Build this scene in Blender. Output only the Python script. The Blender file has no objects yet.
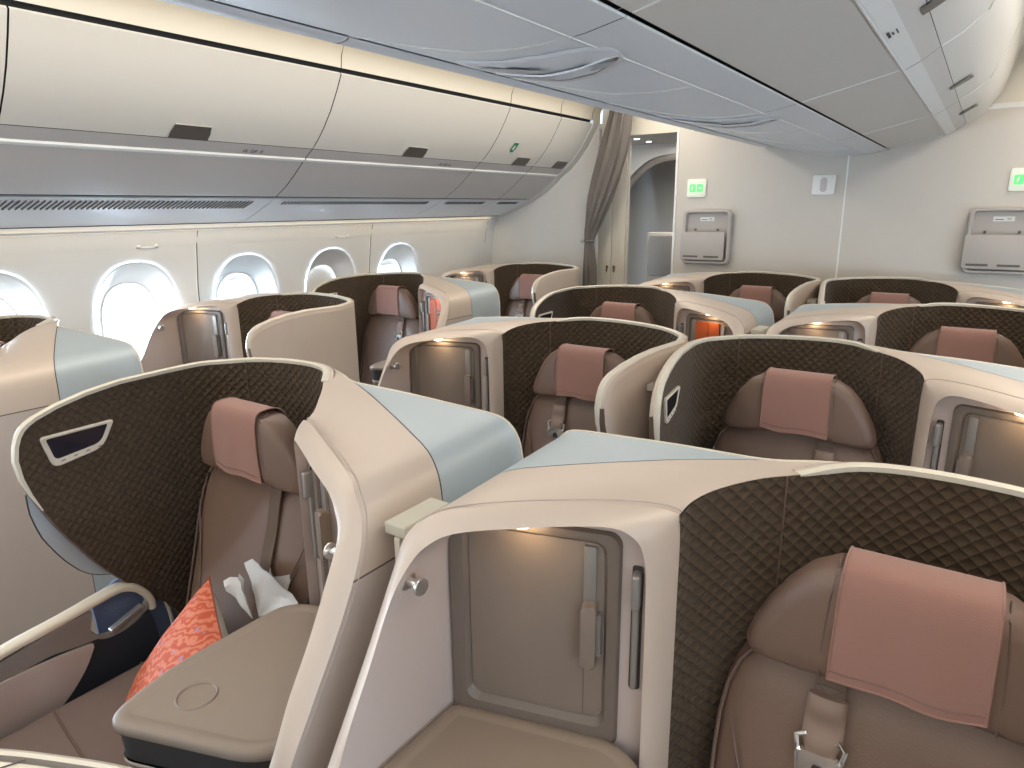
import bpy, bmesh, math, random
from mathutils import Vector, Matrix, noise
R = random.Random(7)
SC = bpy.context.scene
COL = SC.collection
PI = math.pi

# ------------------------------------------------------------------ materials
def mat(name, col, rough=.5, metal=0, bump=None, emit=None, estr=0, noise_col=0, spec=.5, coat=0, alpha=None, trans=0, sheen=0):
    m = bpy.data.materials.new(name); m.use_nodes = True
    nt = m.node_tree; b = nt.nodes['Principled BSDF']
    b.inputs['Base Color'].default_value = (*col, 1)
    b.inputs['Roughness'].default_value = rough
    b.inputs['Metallic'].default_value = metal
    b.inputs['Specular IOR Level'].default_value = spec
    b.inputs['Coat Weight'].default_value = coat
    b.inputs['Transmission Weight'].default_value = trans
    b.inputs['Sheen Weight'].default_value = sheen
    if emit:
        b.inputs['Emission Color'].default_value = (*emit, 1)
        b.inputs['Emission Strength'].default_value = estr
    if noise_col or bump:
        tc = nt.nodes.new('ShaderNodeTexCoord')
    if noise_col:
        n = nt.nodes.new('ShaderNodeTexNoise'); n.inputs['Scale'].default_value = 3.5
        n.inputs['Detail'].default_value = 4
        nt.links.new(tc.outputs['Object'], n.inputs['Vector'])
        mx = nt.nodes.new('ShaderNodeMixRGB'); mx.inputs['Color1'].default_value = (*[c*(1-noise_col) for c in col], 1)
        mx.inputs['Color2'].default_value = (*[min(1, c*(1+noise_col)) for c in col], 1)
        nt.links.new(n.outputs['Fac'], mx.inputs['Fac']); nt.links.new(mx.outputs['Color'], b.inputs['Base Color'])
    if bump:
        sc, st, dist = bump
        n = nt.nodes.new('ShaderNodeTexNoise'); n.inputs['Scale'].default_value = sc; n.inputs['Detail'].default_value = 3
        nt.links.new(tc.outputs['Object'], n.inputs['Vector'])
        bp = nt.nodes.new('ShaderNodeBump'); bp.inputs['Strength'].default_value = st; bp.inputs['Distance'].default_value = dist
        nt.links.new(n.outputs['Fac'], bp.inputs['Height']); nt.links.new(bp.outputs['Normal'], b.inputs['Normal'])
    return m

M = {}
M['cream'] = mat('champagne_shell', (.585, .490, .415), .42, .1, bump=(900, .12, .001), spec=.4)
M['mauve'] = mat('rose_beige_plastic', (.47, .395, .365), .5, 0, bump=(700, .15, .001))
M['blue'] = mat('powder_blue_shell', (.42, .485, .52), .42, .1, bump=(900, .1, .001))
M['rim'] = mat('ivory_trim', (.66, .61, .51), .38, .05)
M['taupe'] = mat('taupe_plastic', (.20, .157, .128), .48, 0, bump=(500, .1, .001))
M['taupe_dark'] = mat('dark_taupe_plastic', (.145, .117, .098), .45, 0)
M['side_dark'] = mat('charcoal_plastic', (.035, .032, .031), .5)
M['seam'] = mat('dark_seam', (.10, .085, .075), .7)
M['leather'] = mat('brown_leather', (.165, .105, .078), .45, 0, bump=(260, .22, .002), spec=.45)
M['leather_dark'] = mat('brown_leather_dark', (.13, .085, .067), .5, 0, bump=(260, .2, .002))
M['cloth'] = mat('dusty_rose_cloth', (.29, .150, .118), .85, 0, bump=(420, .35, .0015), sheen=.2)
M['belt'] = mat('brown_webbing', (.12, .078, .055), .7, 0, bump=(500, .3, .001))
M['belt_pad'] = mat('belt_pad_leather', (.22, .15, .115), .5)
M['chrome'] = mat('brushed_metal', (.62, .60, .58), .28, .9)
M['buckle'] = mat('polished_buckle', (.88, .86, .82), .15, .85)
M['grey_metal'] = mat('grey_painted_metal', (.30, .285, .27), .4, .5)
M['glass_dark'] = mat('dark_glass', (.018, .018, .028), .08, 0, spec=.7)
M['navy'] = mat('navy_panel', (.022, .028, .04), .6)
M['blue_cloth'] = mat('blue_textured_fabric', (.13, .17, .28), .9, 0, bump=(160, .5, .003))
M['armgrey'] = mat('warm_grey_armrest', (.22, .20, .185), .5)
M['wall'] = mat('cabin_sidewall', (.66, .655, .64), .6, 0, bump=(60, .05, .002))
M['bulk'] = mat('bulkhead_laminate', (.57, .53, .475), .55, 0, bump=(180, .06, .002), noise_col=.02)
M['bin'] = mat('bin_cream', (.66, .63, .58), .45, 0)
M['binrail'] = mat('bin_rail_grey', (.54, .51, .49), .45)
M['psu'] = mat('service_panel_grey', (.70, .72, .745), .4, 0, spec=.5)
M['ceil'] = mat('ceiling_cream', (.72, .67, .57), .6)
M['white'] = mat('white_plastic', (.80, .79, .76), .4)
M['dark'] = mat('black_gap', (.02, .019, .018), .8)
M['latch'] = mat('latch_brown', (.13, .115, .10), .4, .3)
M['carpet'] = mat('carpet_dark', (.05, .045, .05), .95, 0, bump=(200, .6, .004), noise_col=.2)
M['curtain'] = mat('grey_taupe_curtain', (.145, .127, .112), .85, 0, bump=(300, .3, .002), sheen=.2)
M['closet'] = mat('closet_cream', (.60, .55, .47), .5)
M['vest'] = mat('vestibule_grey', (.46, .455, .44), .6)
M['vest_dark'] = mat('vestibule_trim', (.20, .18, .165), .6)
M['green'] = mat('lit_green', (.1, .6, .15), .5, emit=(.12, 1.0, .2), estr=1.0)
M['signwhite'] = mat('lit_sign_white', (.8, .82, .72), .5, emit=(.9, 1, .75), estr=.12)
M['lamp'] = mat('reading_lamp', (1, .85, .6), .5, emit=(1, .78, .48), estr=9)
M['downlight'] = mat('vestibule_lamp', (1, 1, 1), .5, emit=(1, .95, .85), estr=12)
M['cove'] = mat('cove_light', (1, .9, .7), .5, emit=(1, .80, .52), estr=2.2)
M['cove_blue'] = mat('cool_wash_light', (.7, .85, 1), .5, emit=(.62, .82, 1), estr=2.6)
M['orange'] = mat('orange_cover', (.40, .075, .014), .55, emit=None)
M['orange_dark'] = mat('orange_cover_dark', (.25, .04, .01), .55)
M['label_dark'] = mat('printed_grey', (.06, .06, .07), .6)
M['label_green'] = mat('printed_green', (.03, .22, .10), .6)
M['exit_white'] = mat('placard_white', (.75, .75, .72), .5)
M['pane'] = mat('window_pane', (1, 1, 1), .03, 0, trans=1, spec=.3)
M['shade'] = mat('window_shade', (.78, .77, .74), .7)
M['lens'] = mat('lamp_lens_grey', (.42, .43, .45), .35, 0)
M['tabletop'] = mat('console_taupe', (.265, .212, .170), .5, 0, bump=(500, .1, .001))
M['pocket'] = mat('pocket_beige', (.45, .41, .375), .5)
M['seatpad'] = mat('seat_pad_leather', (.165, .122, .106), .5, 0, bump=(260, .2, .002))
M['side_beige'] = mat('console_side_beige', (.50, .43, .385), .5)
M['divider_cap'] = mat('divider_cap_beige', (.50, .475, .39), .5)
M['ivory_table'] = mat('ivory_ledge', (.78, .71, .60), .4)

# pane: plain thin glass look
nt = M['pane'].node_tree; nt.nodes.clear()
o_ = nt.nodes.new('ShaderNodeOutputMaterial'); mx_ = nt.nodes.new('ShaderNodeMixShader'); t_ = nt.nodes.new('ShaderNodeBsdfTransparent'); g_ = nt.nodes.new('ShaderNodeBsdfGlossy')
g_.inputs['Roughness'].default_value = .02; mx_.inputs['Fac'].default_value = .06; t_.inputs['Color'].default_value = (.93, .97, 1, 1)
nt.links.new(t_.outputs[0], mx_.inputs[1]); nt.links.new(g_.outputs[0], mx_.inputs[2]); nt.links.new(mx_.outputs[0], o_.inputs['Surface'])

def quilt_material():
    m = bpy.data.materials.new('brown_quilted_fabric'); m.use_nodes = True
    nt = m.node_tree; b = nt.nodes['Principled BSDF']; N = nt.nodes.new; L = nt.links.new
    b.inputs['Roughness'].default_value = .8; b.inputs['Sheen Weight'].default_value = .1
    b.inputs['Specular IOR Level'].default_value = .25
    uv = N('ShaderNodeUVMap'); sx = N('ShaderNodeSeparateXYZ'); L(uv.outputs[0], sx.inputs[0])
    def math_(op, a, bb=None):
        n = N('ShaderNodeMath'); n.operation = op
        for i, x in enumerate((a, bb)):
            if x is None: continue
            if isinstance(x, (int, float)): n.inputs[i].default_value = x
            else: L(x, n.inputs[i])
        return n.outputs[0]
    C = .0275
    x = math_('DIVIDE', sx.outputs[0], C); y = math_('DIVIDE', sx.outputs[1], C*.92)
    a = math_('ADD', x, y); c = math_('SUBTRACT', x, y)
    def tri(v):   # distance to nearest stitch line 0..1
        f = math_('FRACT', v); f = math_('SUBTRACT', f, .5); f = math_('ABSOLUTE', f); f = math_('MULTIPLY', f, 2)
        return math_('SUBTRACT', 1.0, f)   # 0 at line, 1 at centre
    d = math_('MINIMUM', tri(a), tri(c))
    sa_ = math_('ABSOLUTE', math_('SINE', math_('MULTIPLY', a, PI))); sc_ = math_('ABSOLUTE', math_('SINE', math_('MULTIPLY', c, PI)))
    h = math_('POWER', math_('MULTIPLY', sa_, sc_), .5)
    bp = N('ShaderNodeBump'); bp.inputs['Strength'].default_value = 1.0; bp.inputs['Distance'].default_value = .005
    L(h, bp.inputs['Height'])
    L(bp.outputs[0], b.inputs['Normal'])
    ramp = N('ShaderNodeValToRGB'); e = ramp.color_ramp.elements     # stitch thread along the lines
    e[0].position = 0; e[0].color = (.036, .023, .013, 1); e[1].position = .08; e[1].color = (.074, .049, .029, 1)
    L(d, ramp.inputs[0]); L(ramp.outputs[0], b.inputs['Base Color'])
    return m
M['quilt'] = quilt_material()

def pillow_material():
    m = bpy.data.materials.new('orange_patterned_fabric'); m.use_nodes = True
    nt = m.node_tree; b = nt.nodes['Principled BSDF']; N = nt.nodes.new; L = nt.links.new
    b.inputs['Roughness'].default_value = .75
    tc = N('ShaderNodeTexCoord'); mp = N('ShaderNodeMapping'); mp.inputs['Rotation'].default_value = (0, 0, .6)
    L(tc.outputs['Object'], mp.inputs['Vector'])
    w = N('ShaderNodeTexWave'); w.inputs['Scale'].default_value = 14; w.inputs['Distortion'].default_value = 9; w.inputs['Detail'].default_value = 2
    w.inputs['Detail Scale'].default_value = 2.5
    L(mp.outputs[0], w.inputs['Vector'])
    v = N('ShaderNodeTexVoronoi'); v.inputs['Scale'].default_value = 26; L(mp.outputs[0], v.inputs['Vector'])
    r1 = N('ShaderNodeValToRGB'); e = r1.color_ramp.elements
    e[0].position = .25; e[0].color = (.50, .085, .035, 1); e[1].position = .8; e[1].color = (.62, .20, .12, 1)
    L(w.outputs['Fac'], r1.inputs[0])
    r2 = N('ShaderNodeValToRGB'); e = r2.color_ramp.elements
    e[0].position = .13; e[0].color = (1, 1, 1, 1); e[1].position = .2; e[1].color = (0, 0, 0, 1)
    L(v.outputs['Distance'], r2.inputs[0])
    mx = N('ShaderNodeMixRGB'); mx.inputs['Color2'].default_value = (.38, .22, .30, 1)
    L(r2.outputs[0], mx.inputs['Fac']); L(r1.outputs[0], mx.inputs['Color1']); L(mx.outputs[0], b.inputs['Base Color'])
    return m
M['pillow'] = pillow_material()

# ------------------------------------------------------------------ mesh helpers
def link(name, me, parent=None, mats=None):
    o = bpy.data.objects.new(name, me); COL.objects.link(o)
    if mats:
        for k in mats: me.materials.append(M[k])
    if parent: o.parent = parent
    return o

def smooth(me, ang=40):
    for p in me.polygons: p.use_smooth = True
    try: me.set_sharp_from_angle(angle=math.radians(ang))
    except Exception: pass

def from_data(name, verts, faces, uvs=None, ang=40):
    me = bpy.data.meshes.new(name); me.from_pydata([tuple(v) for v in verts], [], faces)
    if uvs:
        l = me.uv_layers.new(name='UVMap')
        for p in me.polygons:
            for li in p.loop_indices: l.data[li].uv = uvs[me.loops[li].vertex_index]
    me.update(); smooth(me, ang); return me

def grid_data(rows, close_u=False, close_v=False, off=0):
    """rows: list of equal-length point lists"""
    n, m = len(rows), len(rows[0]); V = [p for r in rows for p in r]; F = []
    for i in range(n if close_u else n-1):
        for j in range(m if close_v else m-1):
            a = i*m+j; b = i*m+(j+1) % m; c = ((i+1) % n)*m+(j+1) % m; d = ((i+1) % n)*m+j
            F.append((a+off, b+off, c+off, d+off))
    return V, F

def grid(name, rows, close_u=False, close_v=False, uvs=None, ang=40):
    V, F = grid_data(rows, close_u, close_v)
    return from_data(name, V, F, uvs, ang)

class MB:
    """collects pieces into one mesh, with material slots"""
    def __init__(s): s.bm = bmesh.new(); s.mats = []
    def slot(s, k):
        if k not in s.mats: s.mats.append(k)
        return s.mats.index(k)
    def add(s, V, F, k):
        i = s.slot(k); vs = [s.bm.verts.new(tuple(v)) for v in V]
        for f in F:
            try: fa = s.bm.faces.new([vs[q] for q in f]); fa.material_index = i; fa.smooth = True
            except ValueError: pass
    def grid(s, rows, k, cu=False, cv=False):
        V, F = grid_data(rows, cu, cv); s.add(V, F, k)
    def box(s, lo, hi, k, bev=0, seg=2, rot=None, at=None):
        b = bmesh.new(); bmesh.ops.create_cube(b, size=1)
        for v in b.verts: v.co = Vector([(lo[i]+hi[i])/2+v.co[i]*(hi[i]-lo[i]) for i in range(3)])
        if bev: bmesh.ops.bevel(b, geom=b.edges[:], offset=bev, segments=seg, affect='EDGES', profile=.6)
        if rot is not None:
            c = Vector(at) if at is not None else Vector([(lo[i]+hi[i])/2 for i in range(3)])
            for v in b.verts: v.co = rot @ (v.co-c)+c
        s.merge(b, k)
    def merge(s, b, k):
        i = s.slot(k); mp = {v: s.bm.verts.new(v.co) for v in b.verts}
        for f in b.faces:
            try: fa = s.bm.faces.new([mp[v] for v in f.verts]); fa.material_index = i; fa.smooth = True
            except ValueError: pass
        b.free()
    def tube(s, pts, r, k, n=8, cap=True, up=None):
        pts = [Vector(p) for p in pts]; rows = []
        for i, p in enumerate(pts):
            t = (pts[min(i+1, len(pts)-1)]-pts[max(i-1, 0)]).normalized()
            u = Vector(up) if up else (Vector((0, 0, 1)) if abs(t.z) < .9 else Vector((1, 0, 0)))
            a = t.cross(u).normalized(); b = a.cross(t).normalized()
            rr = r[i] if isinstance(r, (list, tuple)) else r
            rows.append([p+a*math.cos(2*PI*j/n)*rr+b*math.sin(2*PI*j/n)*rr for j in range(n)])
        V, F = grid_data(rows, False, True)
        if cap: F.append(tuple(range(n-1, -1, -1))); F.append(tuple(range(len(V)-n, len(V))))
        s.add(V, F, k)
    def prism(s, poly, z0, z1, k, bev=0, axes=None, seg=3):
        """poly in 2D; axes = (origin, ex, ey, ez)"""
        b = bmesh.new(); n = len(poly)
        lo = [b.verts.new((p[0], p[1], z0)) for p in poly]; hi = [b.verts.new((p[0], p[1], z1)) for p in poly]
        b.faces.new(lo[::-1]); top = b.faces.new(hi)
        for i in range(n): b.faces.new((lo[i], lo[(i+1) % n], hi[(i+1) % n], hi[i]))
        if bev:
            ed = [e for e in b.edges if e in top.edges]
            bmesh.ops.bevel(b, geom=ed, offset=bev, segments=seg, affect='EDGES', profile=.5, clamp_overlap=True)
        if axes:
            o, ex, ey, ez = [Vector(a) for a in axes]
            for v in b.verts: v.co = o+ex*v.co.x+ey*v.co.y+ez*v.co.z
        bmesh.ops.recalc_face_normals(b, faces=b.faces)
        s.merge(b, k)
    def mesh(s, name, ang=40, recalc=False):
        if recalc: bmesh.ops.recalc_face_normals(s.bm, faces=s.bm.faces)
        me = bpy.data.meshes.new(name); s.bm.to_mesh(me); s.bm.free()
        for k in s.mats: me.materials.append(M[k])
        smooth(me, ang); return me

def rrect(x0, y0, x1, y1, r, n=5):
    P = []
    for cx, cy, a0 in ((x1-r, y1-r, 0), (x0+r, y1-r, PI/2), (x0+r, y0+r, PI), (x1-r, y0+r, 1.5*PI)):
        for i in range(n+1):
            a = a0+PI/2*i/n; P.append((cx+r*math.cos(a), cy+r*math.sin(a)))
    return P

def round_poly(P, r, n=4):
    out = []; m = len(P)
    for i in range(m):
        p = Vector(P[i]); a = Vector(P[i-1])-p; b = Vector(P[(i+1) % m])-p
        rr = r[i] if isinstance(r, (list, tuple)) else r
        rr = min(rr, a.length*.45, b.length*.45)
        s = p+a.normalized()*rr; e = p+b.normalized()*rr
        for k in range(n+1):
            t = k/n; q = s*(1-t)**2+p*2*t*(1-t)+e*t*t; out.append((q.x, q.y))
    return out

def interp(tab, x):
    if x <= tab[0][0]: return tab[0][1]
    for (a, b), (c, d) in zip(tab, tab[1:]):
        if x <= c: return b+(d-b)*(x-a)/(c-a)
    return tab[-1][1]

def catmull(P, n):
    P = [Vector(p) for p in P]; out = []
    for i in range(len(P)-1):
        p0 = P[max(i-1, 0)]; p1 = P[i]; p2 = P[i+1]; p3 = P[min(i+2, len(P)-1)]
        for k in range(n):
            t = k/n
            out.append(.5*((2*p1)+(p2-p0)*t+(2*p0-5*p1+4*p2-p3)*t*t+(3*p1-p0-3*p2+p3)*t**3))
    out.append(P[-1]); return out

def tag(o, label, cat=None, group=None, kind=None):
    if label: o['label'] = label
    if cat: o['category'] = cat
    if group: o['group'] = group
    if kind: o['kind'] = kind
    return o
def struct(name, me, parent=None):
    o = link(name, me, parent)
    if parent is None: o['kind'] = 'structure'
    return o
def empty(name, loc):
    o = bpy.data.objects.new(name, None); COL.objects.link(o); o.location = loc; o.empty_display_size = .1; return o

# ------------------------------------------------------------------ the seat pod (console on +u side), unit frame u,v,w
C0, A0, Y1, PITCH = .562, 2.222, 1.16, 1.118
NT = 24   # wall rows
def vf(z): return interp([(0, -.235), (.5, -.24), (.576, -.275), (.625, -.332), (.79, -.451), (.93, -.531), (1.03, -.575), (1.09, -.593), (1.14, -.598), (1.2, -.598)], z)
def side_u(v): return -.53+.065*(max(0, (-.15-v))/.45)**1.3
# stations: ('s', s) side ; ('p', u, v, nu, nv, z)
STAT = []
for s in (0, .015, .035, .06, .09, .13, .18, .25, .33, .42, .52, .62, .72, .82, .92): STAT.append(('s', s))
_PC = catmull([(-.53, -.15, 1.262), (-.515, -.085, 1.265), (-.475, -.025, 1.265), (-.41, .020, 1.269), (-.32, .043, 1.273), (-.22, .046, 1.277), (-.13, .028, 1.280), (-.07, -.005, 1.280),
     (-.012, -.062, 1.275), (.036, -.107, 1.273), (.084, -.160, 1.264), (.113, -.200, 1.250), (.122, -.236, 1.235)], 3)
for i, p in enumerate(_PC):
    t = _PC[min(i+1, len(_PC)-1)]-_PC[max(i-1, 0)]; t.z = 0; t.normalize()
    STAT.append(('p', p.x, p.y, -t.y, t.x, p.z))
KNOTCH = 15+24
def topz(s): return interp([(0, 1.135), (.015, 1.168), (.035, 1.19), (.06, 1.205), (.09, 1.215), (.13, 1.224), (.25, 1.24), (.42, 1.254), (.62, 1.262), (1, 1.262)], s)
def station(st, t, zb, off):
    if st[0] == 's':
        z = zb+t*(topz(st[1])-zb); v = vf(z)+st[1]*(-.15-vf(z)); u = side_u(v)-off
        return Vector((u, v, z))
    _, u, v, nu, nv, zt = st
    return Vector((u+nu*off, v+nv*off, zb+t*(zt-zb)))

def pod_meshes():
    D = {}
    # lining
    zb = .40; rows = []; uv = []
    L = 0; prev = None
    for st in STAT:
        col = [station(st, j/NT, zb, 0) for j in range(NT+1)]
        top = col[int(NT*.7)]
        if prev is not None: L += (Vector((top.x, top.y))-prev).length
        prev = Vector((top.x, top.y))
        for p in col:
            x = L if st[0] == 'p' else None
            uv.append([L, p.z, p])
        rows.append(col)
    # side section: uv x from real v so that the quilt cells keep their size
    k15 = uv[15*(NT+1)][0]
    for i in range(15):
        for j in range(NT+1):
            q = uv[i*(NT+1)+j]; q[0] = k15-(-.15-q[2].y)*1.01
    uvs = [(a, b) for a, b, _ in uv]
    D['lining'] = grid('quilted_lining', rows, uvs=uvs); D['lining'].materials.append(M['quilt'])
    # slight inward pad of the lining: thin seam cords
    for nm_, idx in (('seam_cord', 23), ('seam_cord2', KNOTCH+1)):
        mb = MB(); mb.tube([station(STAT[idx], t/20, zb, -.001) for t in range(21)], .0018, 'leather_dark', 6)
        D[nm_] = mb.mesh('lining_seam')
    # outer wall
    mb = MB(); rows = []
    for st in STAT[:KNOTCH+1]: rows.append([station(st, j/NT, .02, .028) for j in range(NT+1)])
    mb.grid(rows, 'cream')
    mb.grid([[station(st, 1, .02, o_)+Vector((0, 0, z_)) for o_, z_ in ((.010, .001), (.018, .0025), (.024, .001), (.028, -.006), (.0285, -.02))] for st in STAT[:KNOTCH+1]], 'cream')
    # inner liner below quilt for thickness
    rows = [[station(st, j/8, .02, .002) for j in range(9)] for st in STAT]
    for r in rows:
        for i, p in enumerate(r): p.z = .02+.4*i/8
    mb.grid(rows, 'taupe_dark')
    mb.grid([[station(STAT[0], j/NT, .02, 0) for j in range(NT+1)], [station(STAT[0], j/NT, .02, .012)+Vector((0, -.004, 0)) for j in range(NT+1)], [station(STAT[0], j/NT, .02, .028) for j in range(NT+1)]], 'leather_dark')
    D['outer'] = mb.mesh('wing_shell')
    # accent strip beyond wing edge
    mb = MB()
    zs = [.735+.30*i/14 for i in range(15)]
    inn = [(vf(z)+.03, z) for z in zs]
    bul = [.001, .020, .032, .038, .041, .043, .043, .042, .040, .037, .033, .028, .022, .012, .001]
    outp = [(vf(z)-b*.85, z-b*.35) for z, b in zip(zs, bul)]
    def SU(v, d): return side_u(v)-d
    mb.grid([[Vector((SU(a, .030), a, z)) for a, z in inn], [Vector((SU(a, .033), a, z)) for a, z in outp], [Vector((SU(a, .039), a, z)) for a, z in outp], [Vector((SU(a, .040), a, z)) for a, z in inn]], 'blue', cu=True)
    mb.tube([(SU(a, .036), a, b) for a, b in outp], .003, 'side_dark', 6)
    poly = round_poly([(-.20, .40), (-.45, .44), (-.46, .66), (-.38, .695), (-.26, .64), (-.20, .60)], [.0, .05, .02, .02, .03, 0], 4)
    mb.prism(poly, -.005, .005, 'blue_cloth', 0, axes=((-.572, 0, 0), (0, 1, 0), (0, 0, 1), (-1, 0, 0)))
    mb.tube([(-.548, a, b) for a, b in round_poly([(-.26, .36), (-.262, .50), (-.272, .58), (-.30, .65)], .05, 4)], .006, 'rim', 6)
    D['accent'] = mb.mesh('accent_strip')
    # rim trim sweep
    path = [station(STAT[0], j/NT, .02, 0) for j in range(NT-3, NT)]; nrm = [Vector((-1, 0, 0))]*len(path)
    for i, st in enumerate(STAT[:KNOTCH+1]):
        path.append(station(st, 1, .02, 0))
        nrm.append(Vector((-1, 0, 0)) if st[0] == 's' else Vector((st[3], st[4], 0)))
    rows = []
    for i, p in enumerate(path):
        t = (path[min(i+1, len(path)-1)]-path[max(i-1, 0)]).normalized()
        N = nrm[i]; N = (N-t*N.dot(t)).normalized(); B = t.cross(N).normalized()
        w0, w1, h = -.002, .0165, .006
        k = min(1, (len(path)-1-i)/3+.35); kk = min(1, .25+i*.3)
        N = N*kk; k *= kk
        sec = [(w0, -.006), (w0-.001, .003), (w0+.003, h*.8), (w0+.009, h), ((w0+w1)/2, h*1.1), (w1-.009, h), (w1-.003, h*.75), (w1, .001), (w1, -.012)]
        rows.append([p+N*a+B*b*k for a, b in sec])
    mb = MB(); mb.grid(rows, 'rim'); mb.add(rows[-1], [tuple(range(len(rows[-1])))], 'rim'); D['rim'] = mb.mesh('rim_trim', 50)
    # ---- console
    # landmarks: F outer frame, Mi middle, G inner
    F = [(.118, -.235, .45), (.119, -.233, .86), (.120, -.232, 1.10), (.121, -.233, 1.215), (.131, -.240, 1.244), (.2, -.272, 1.252), (.33, -.335, 1.244), (.435, -.385, 1.228),
         (.480, -.412, 1.211), (.511, -.430, 1.178), (.523, -.455, 1.115), (.526, -.508, 1.02), (.526, -.572, .92), (.526, -.630, .83), (.526, -.775, .6), (.526, -.845, .02)]
    G = [(.150, -.283, .45), (.150, -.283, .86), (.151, -.284, 1.10), (.154, -.287, 1.175), (.168, -.298, 1.214), (.21, -.323, 1.232), (.33, -.383, 1.221), (.415, -.418, 1.204),
         (.453, -.438, 1.183), (.477, -.456, 1.152), (.489, -.492, 1.10), (.492, -.548, 1.0), (.492, -.597, .92), (.492, -.648, .82), (.492, -.785, .58), (.492, -.85, .02)]
    Mi = []
    for k_, (f_, g_) in enumerate(zip(F, G)):
        o_ = Vector((-.35, -.93, 0)) if k_ < 4 else Vector((-.3, -.5, .55)) if k_ < 9 else Vector((-.2, -.95, .2))
        Mi.append(tuple((Vector(f_)+Vector(g_))/2+o_*(.007 if k_ < 4 else .006)))
    B = [(.153, -.257, .45), (.153, -.257, .86), (.153, -.257, 1.10), (.156, -.258, 1.17), (.172, -.262, 1.208), (.21, -.273, 1.222), (.33, -.306, 1.212), (.415, -.329, 1.196),
         (.455, -.340, 1.178), (.480, -.347, 1.15), (.486, -.349, 1.10), (.486, -.349, 1.0), (.486, -.349, .92), (.486, -.349, .82), (.486, -.349, .58), (.486, -.349, .02)]
    n = 5
    Fc, Mc, Gc, Bc = [catmull(c, n) for c in (F, Mi, G, B)]
    # frame
    mb = MB()
    fr = []
    for f, m_, g in zip(Fc, Mc, Gc):
        # rounded section through f, m, g
        row = []
        for k in range(9):
            t = k/8; q = f*(1-t)**2+(m_*2-(f+g)/2)*2*t*(1-t)+g*t*t; row.append(q)
        fr.append(row)
    mb.grid(fr, 'cream')
    D['frame'] = mb.mesh('alcove_frame', 60)
    # thin shadow groove just behind the frame's outer edge
    mb = MB(); i0 = 4*n
    mb.tube([p+Vector((0, .012, .0015)) for p in Fc[i0-2:8*n]]+[p+Vector((.0008, .012, .001)) for p in Fc[8*n:13*n]], .0011, 'mauve', 6)
    D['frame_groove'] = mb.mesh('frame_groove')
    mb = MB(); mb.grid([[g.lerp(b, k/6) for k in range(7)] for g, b in zip(Gc, Bc)], 'mauve'); D['alcove'] = mb.mesh('alcove_lining', 50)
    # hull skin
    bm = bmesh.new()
    i4 = 4*n; i7 = 7*n
    inner = [Vector((-.10, .050, 1.273)), Vector((-.058, .009, 1.276)), Vector((-.022, -.034, 1.277))]
    for st in STAT[KNOTCH:]:
        p = station(st, 1, .02, .003); p.z -= .0005; inner.append(p)
    inner.append(Fc[i4])
    cum = [0]
    for a, b in zip(inner, inner[1:]): cum.append(cum[-1]+(a-b).length)
    S = [c/cum[-1] for c in cum]
    S = S[:1]+S[1:]
    E0 = Vector((.435, .037, 1.240)); E1 = Fc[i7]
    RB = catmull([(-.10, .050, 1.273), (-.02, .015, 1.274), (.06, -.016, 1.272), (.22, .002, 1.262), (.435, .037, 1.240)], 6)
    nw = 24; rows = []
    top_front = Fc[i4:i7+1]
    for k in range(nw+1):
        w = k/nw; row = []
        # front point on the F curve
        x = w*(len(top_front)-1); fi = int(min(x, len(top_front)-2)); fp = top_front[fi].lerp(top_front[fi+1], x-fi)
        for s, c in zip(S, inner):
            e = E0.lerp(E1, s); q = c.lerp(e, w)
            row.append(q)
        row[-1] = fp
        rb = RB[min(len(RB)-1, int(round(w*(len(RB)-1))))]; dl = rb-row[0]
        for j, s in enumerate(S): row[j] = row[j]+dl*max(0, 1-s*1.6)**2
        # gentle crown so the top is not a flat ruled sheet
        for j, s in enumerate(S): row[j] = row[j]+Vector((0, 0, .006*math.sin(PI*w)*math.sin(PI*min(1, s))))
        rows.append(row)
    rear = [Vector((.435, .037, 1.240)), Vector((.480, .044, 1.228)), Vector((.512, .048, 1.190)), Vector((.524, .050, 1.125))]
    Rr = catmull(rear, n)
    for i in range(i7+1, len(Fc)):
        f = Fc[i]; k = i-i7
        r = Rr[k] if k < len(Rr) else Vector((.526, .050, f.z))
        if k >= len(Rr)-1: r = Vector((.524 if k == len(Rr)-1 else .526, .050, f.z))
        rows.append([r.lerp(f, s) for s in S])
    V, Fq = grid_data(rows); vs = [bm.verts.new(v) for v in V]
    for f in Fq: bm.faces.new([vs[i] for i in f])
    # rear wall
    rv = [r[0] for r in rows]
    V2 = []; 
    low = [bm.verts.new((max(-.13, v.x), v.y+.0005, .02)) for v in rv]
    for i in range(len(rv)-1):
        a, b = vs[i*len(S)], vs[(i+1)*len(S)]
        if (a.co-b.co).length > 1e-6 and abs(a.co.x-b.co.x) > 1e-5:
            try: bm.faces.new((a, b, low[i+1], low[i]))
            except ValueError: pass
    bmesh.ops.recalc_face_normals(bm, faces=bm.faces)
    # seam plane through (.075,.05) and (.484,-.225)
    p0 = Vector((.078, -.026, 0)); p1 = Vector((.484, -.212, 0)); d = (p1-p0).normalized(); nn = Vector((-d.y, d.x, 0))   # points to +v
    def split(bm_in, keep_pos, off):
        b = bm_in.copy()
        bmesh.ops.bisect_plane(b, geom=b.verts[:]+b.edges[:]+b.faces[:], dist=1e-6, plane_co=p0+nn*off, plane_no=nn if keep_pos else -nn, clear_inner=True)
        return b
    cream = split(bm, False, -.0014); blue = split(bm, True, .0014)
    gapb = split(bm, False, .0014); bmesh.ops.bisect_plane(gapb, geom=gapb.verts[:]+gapb.edges[:]+gapb.faces[:], plane_co=p0-nn*.0014, plane_no=nn, clear_inner=True, dist=1e-6)
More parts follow.
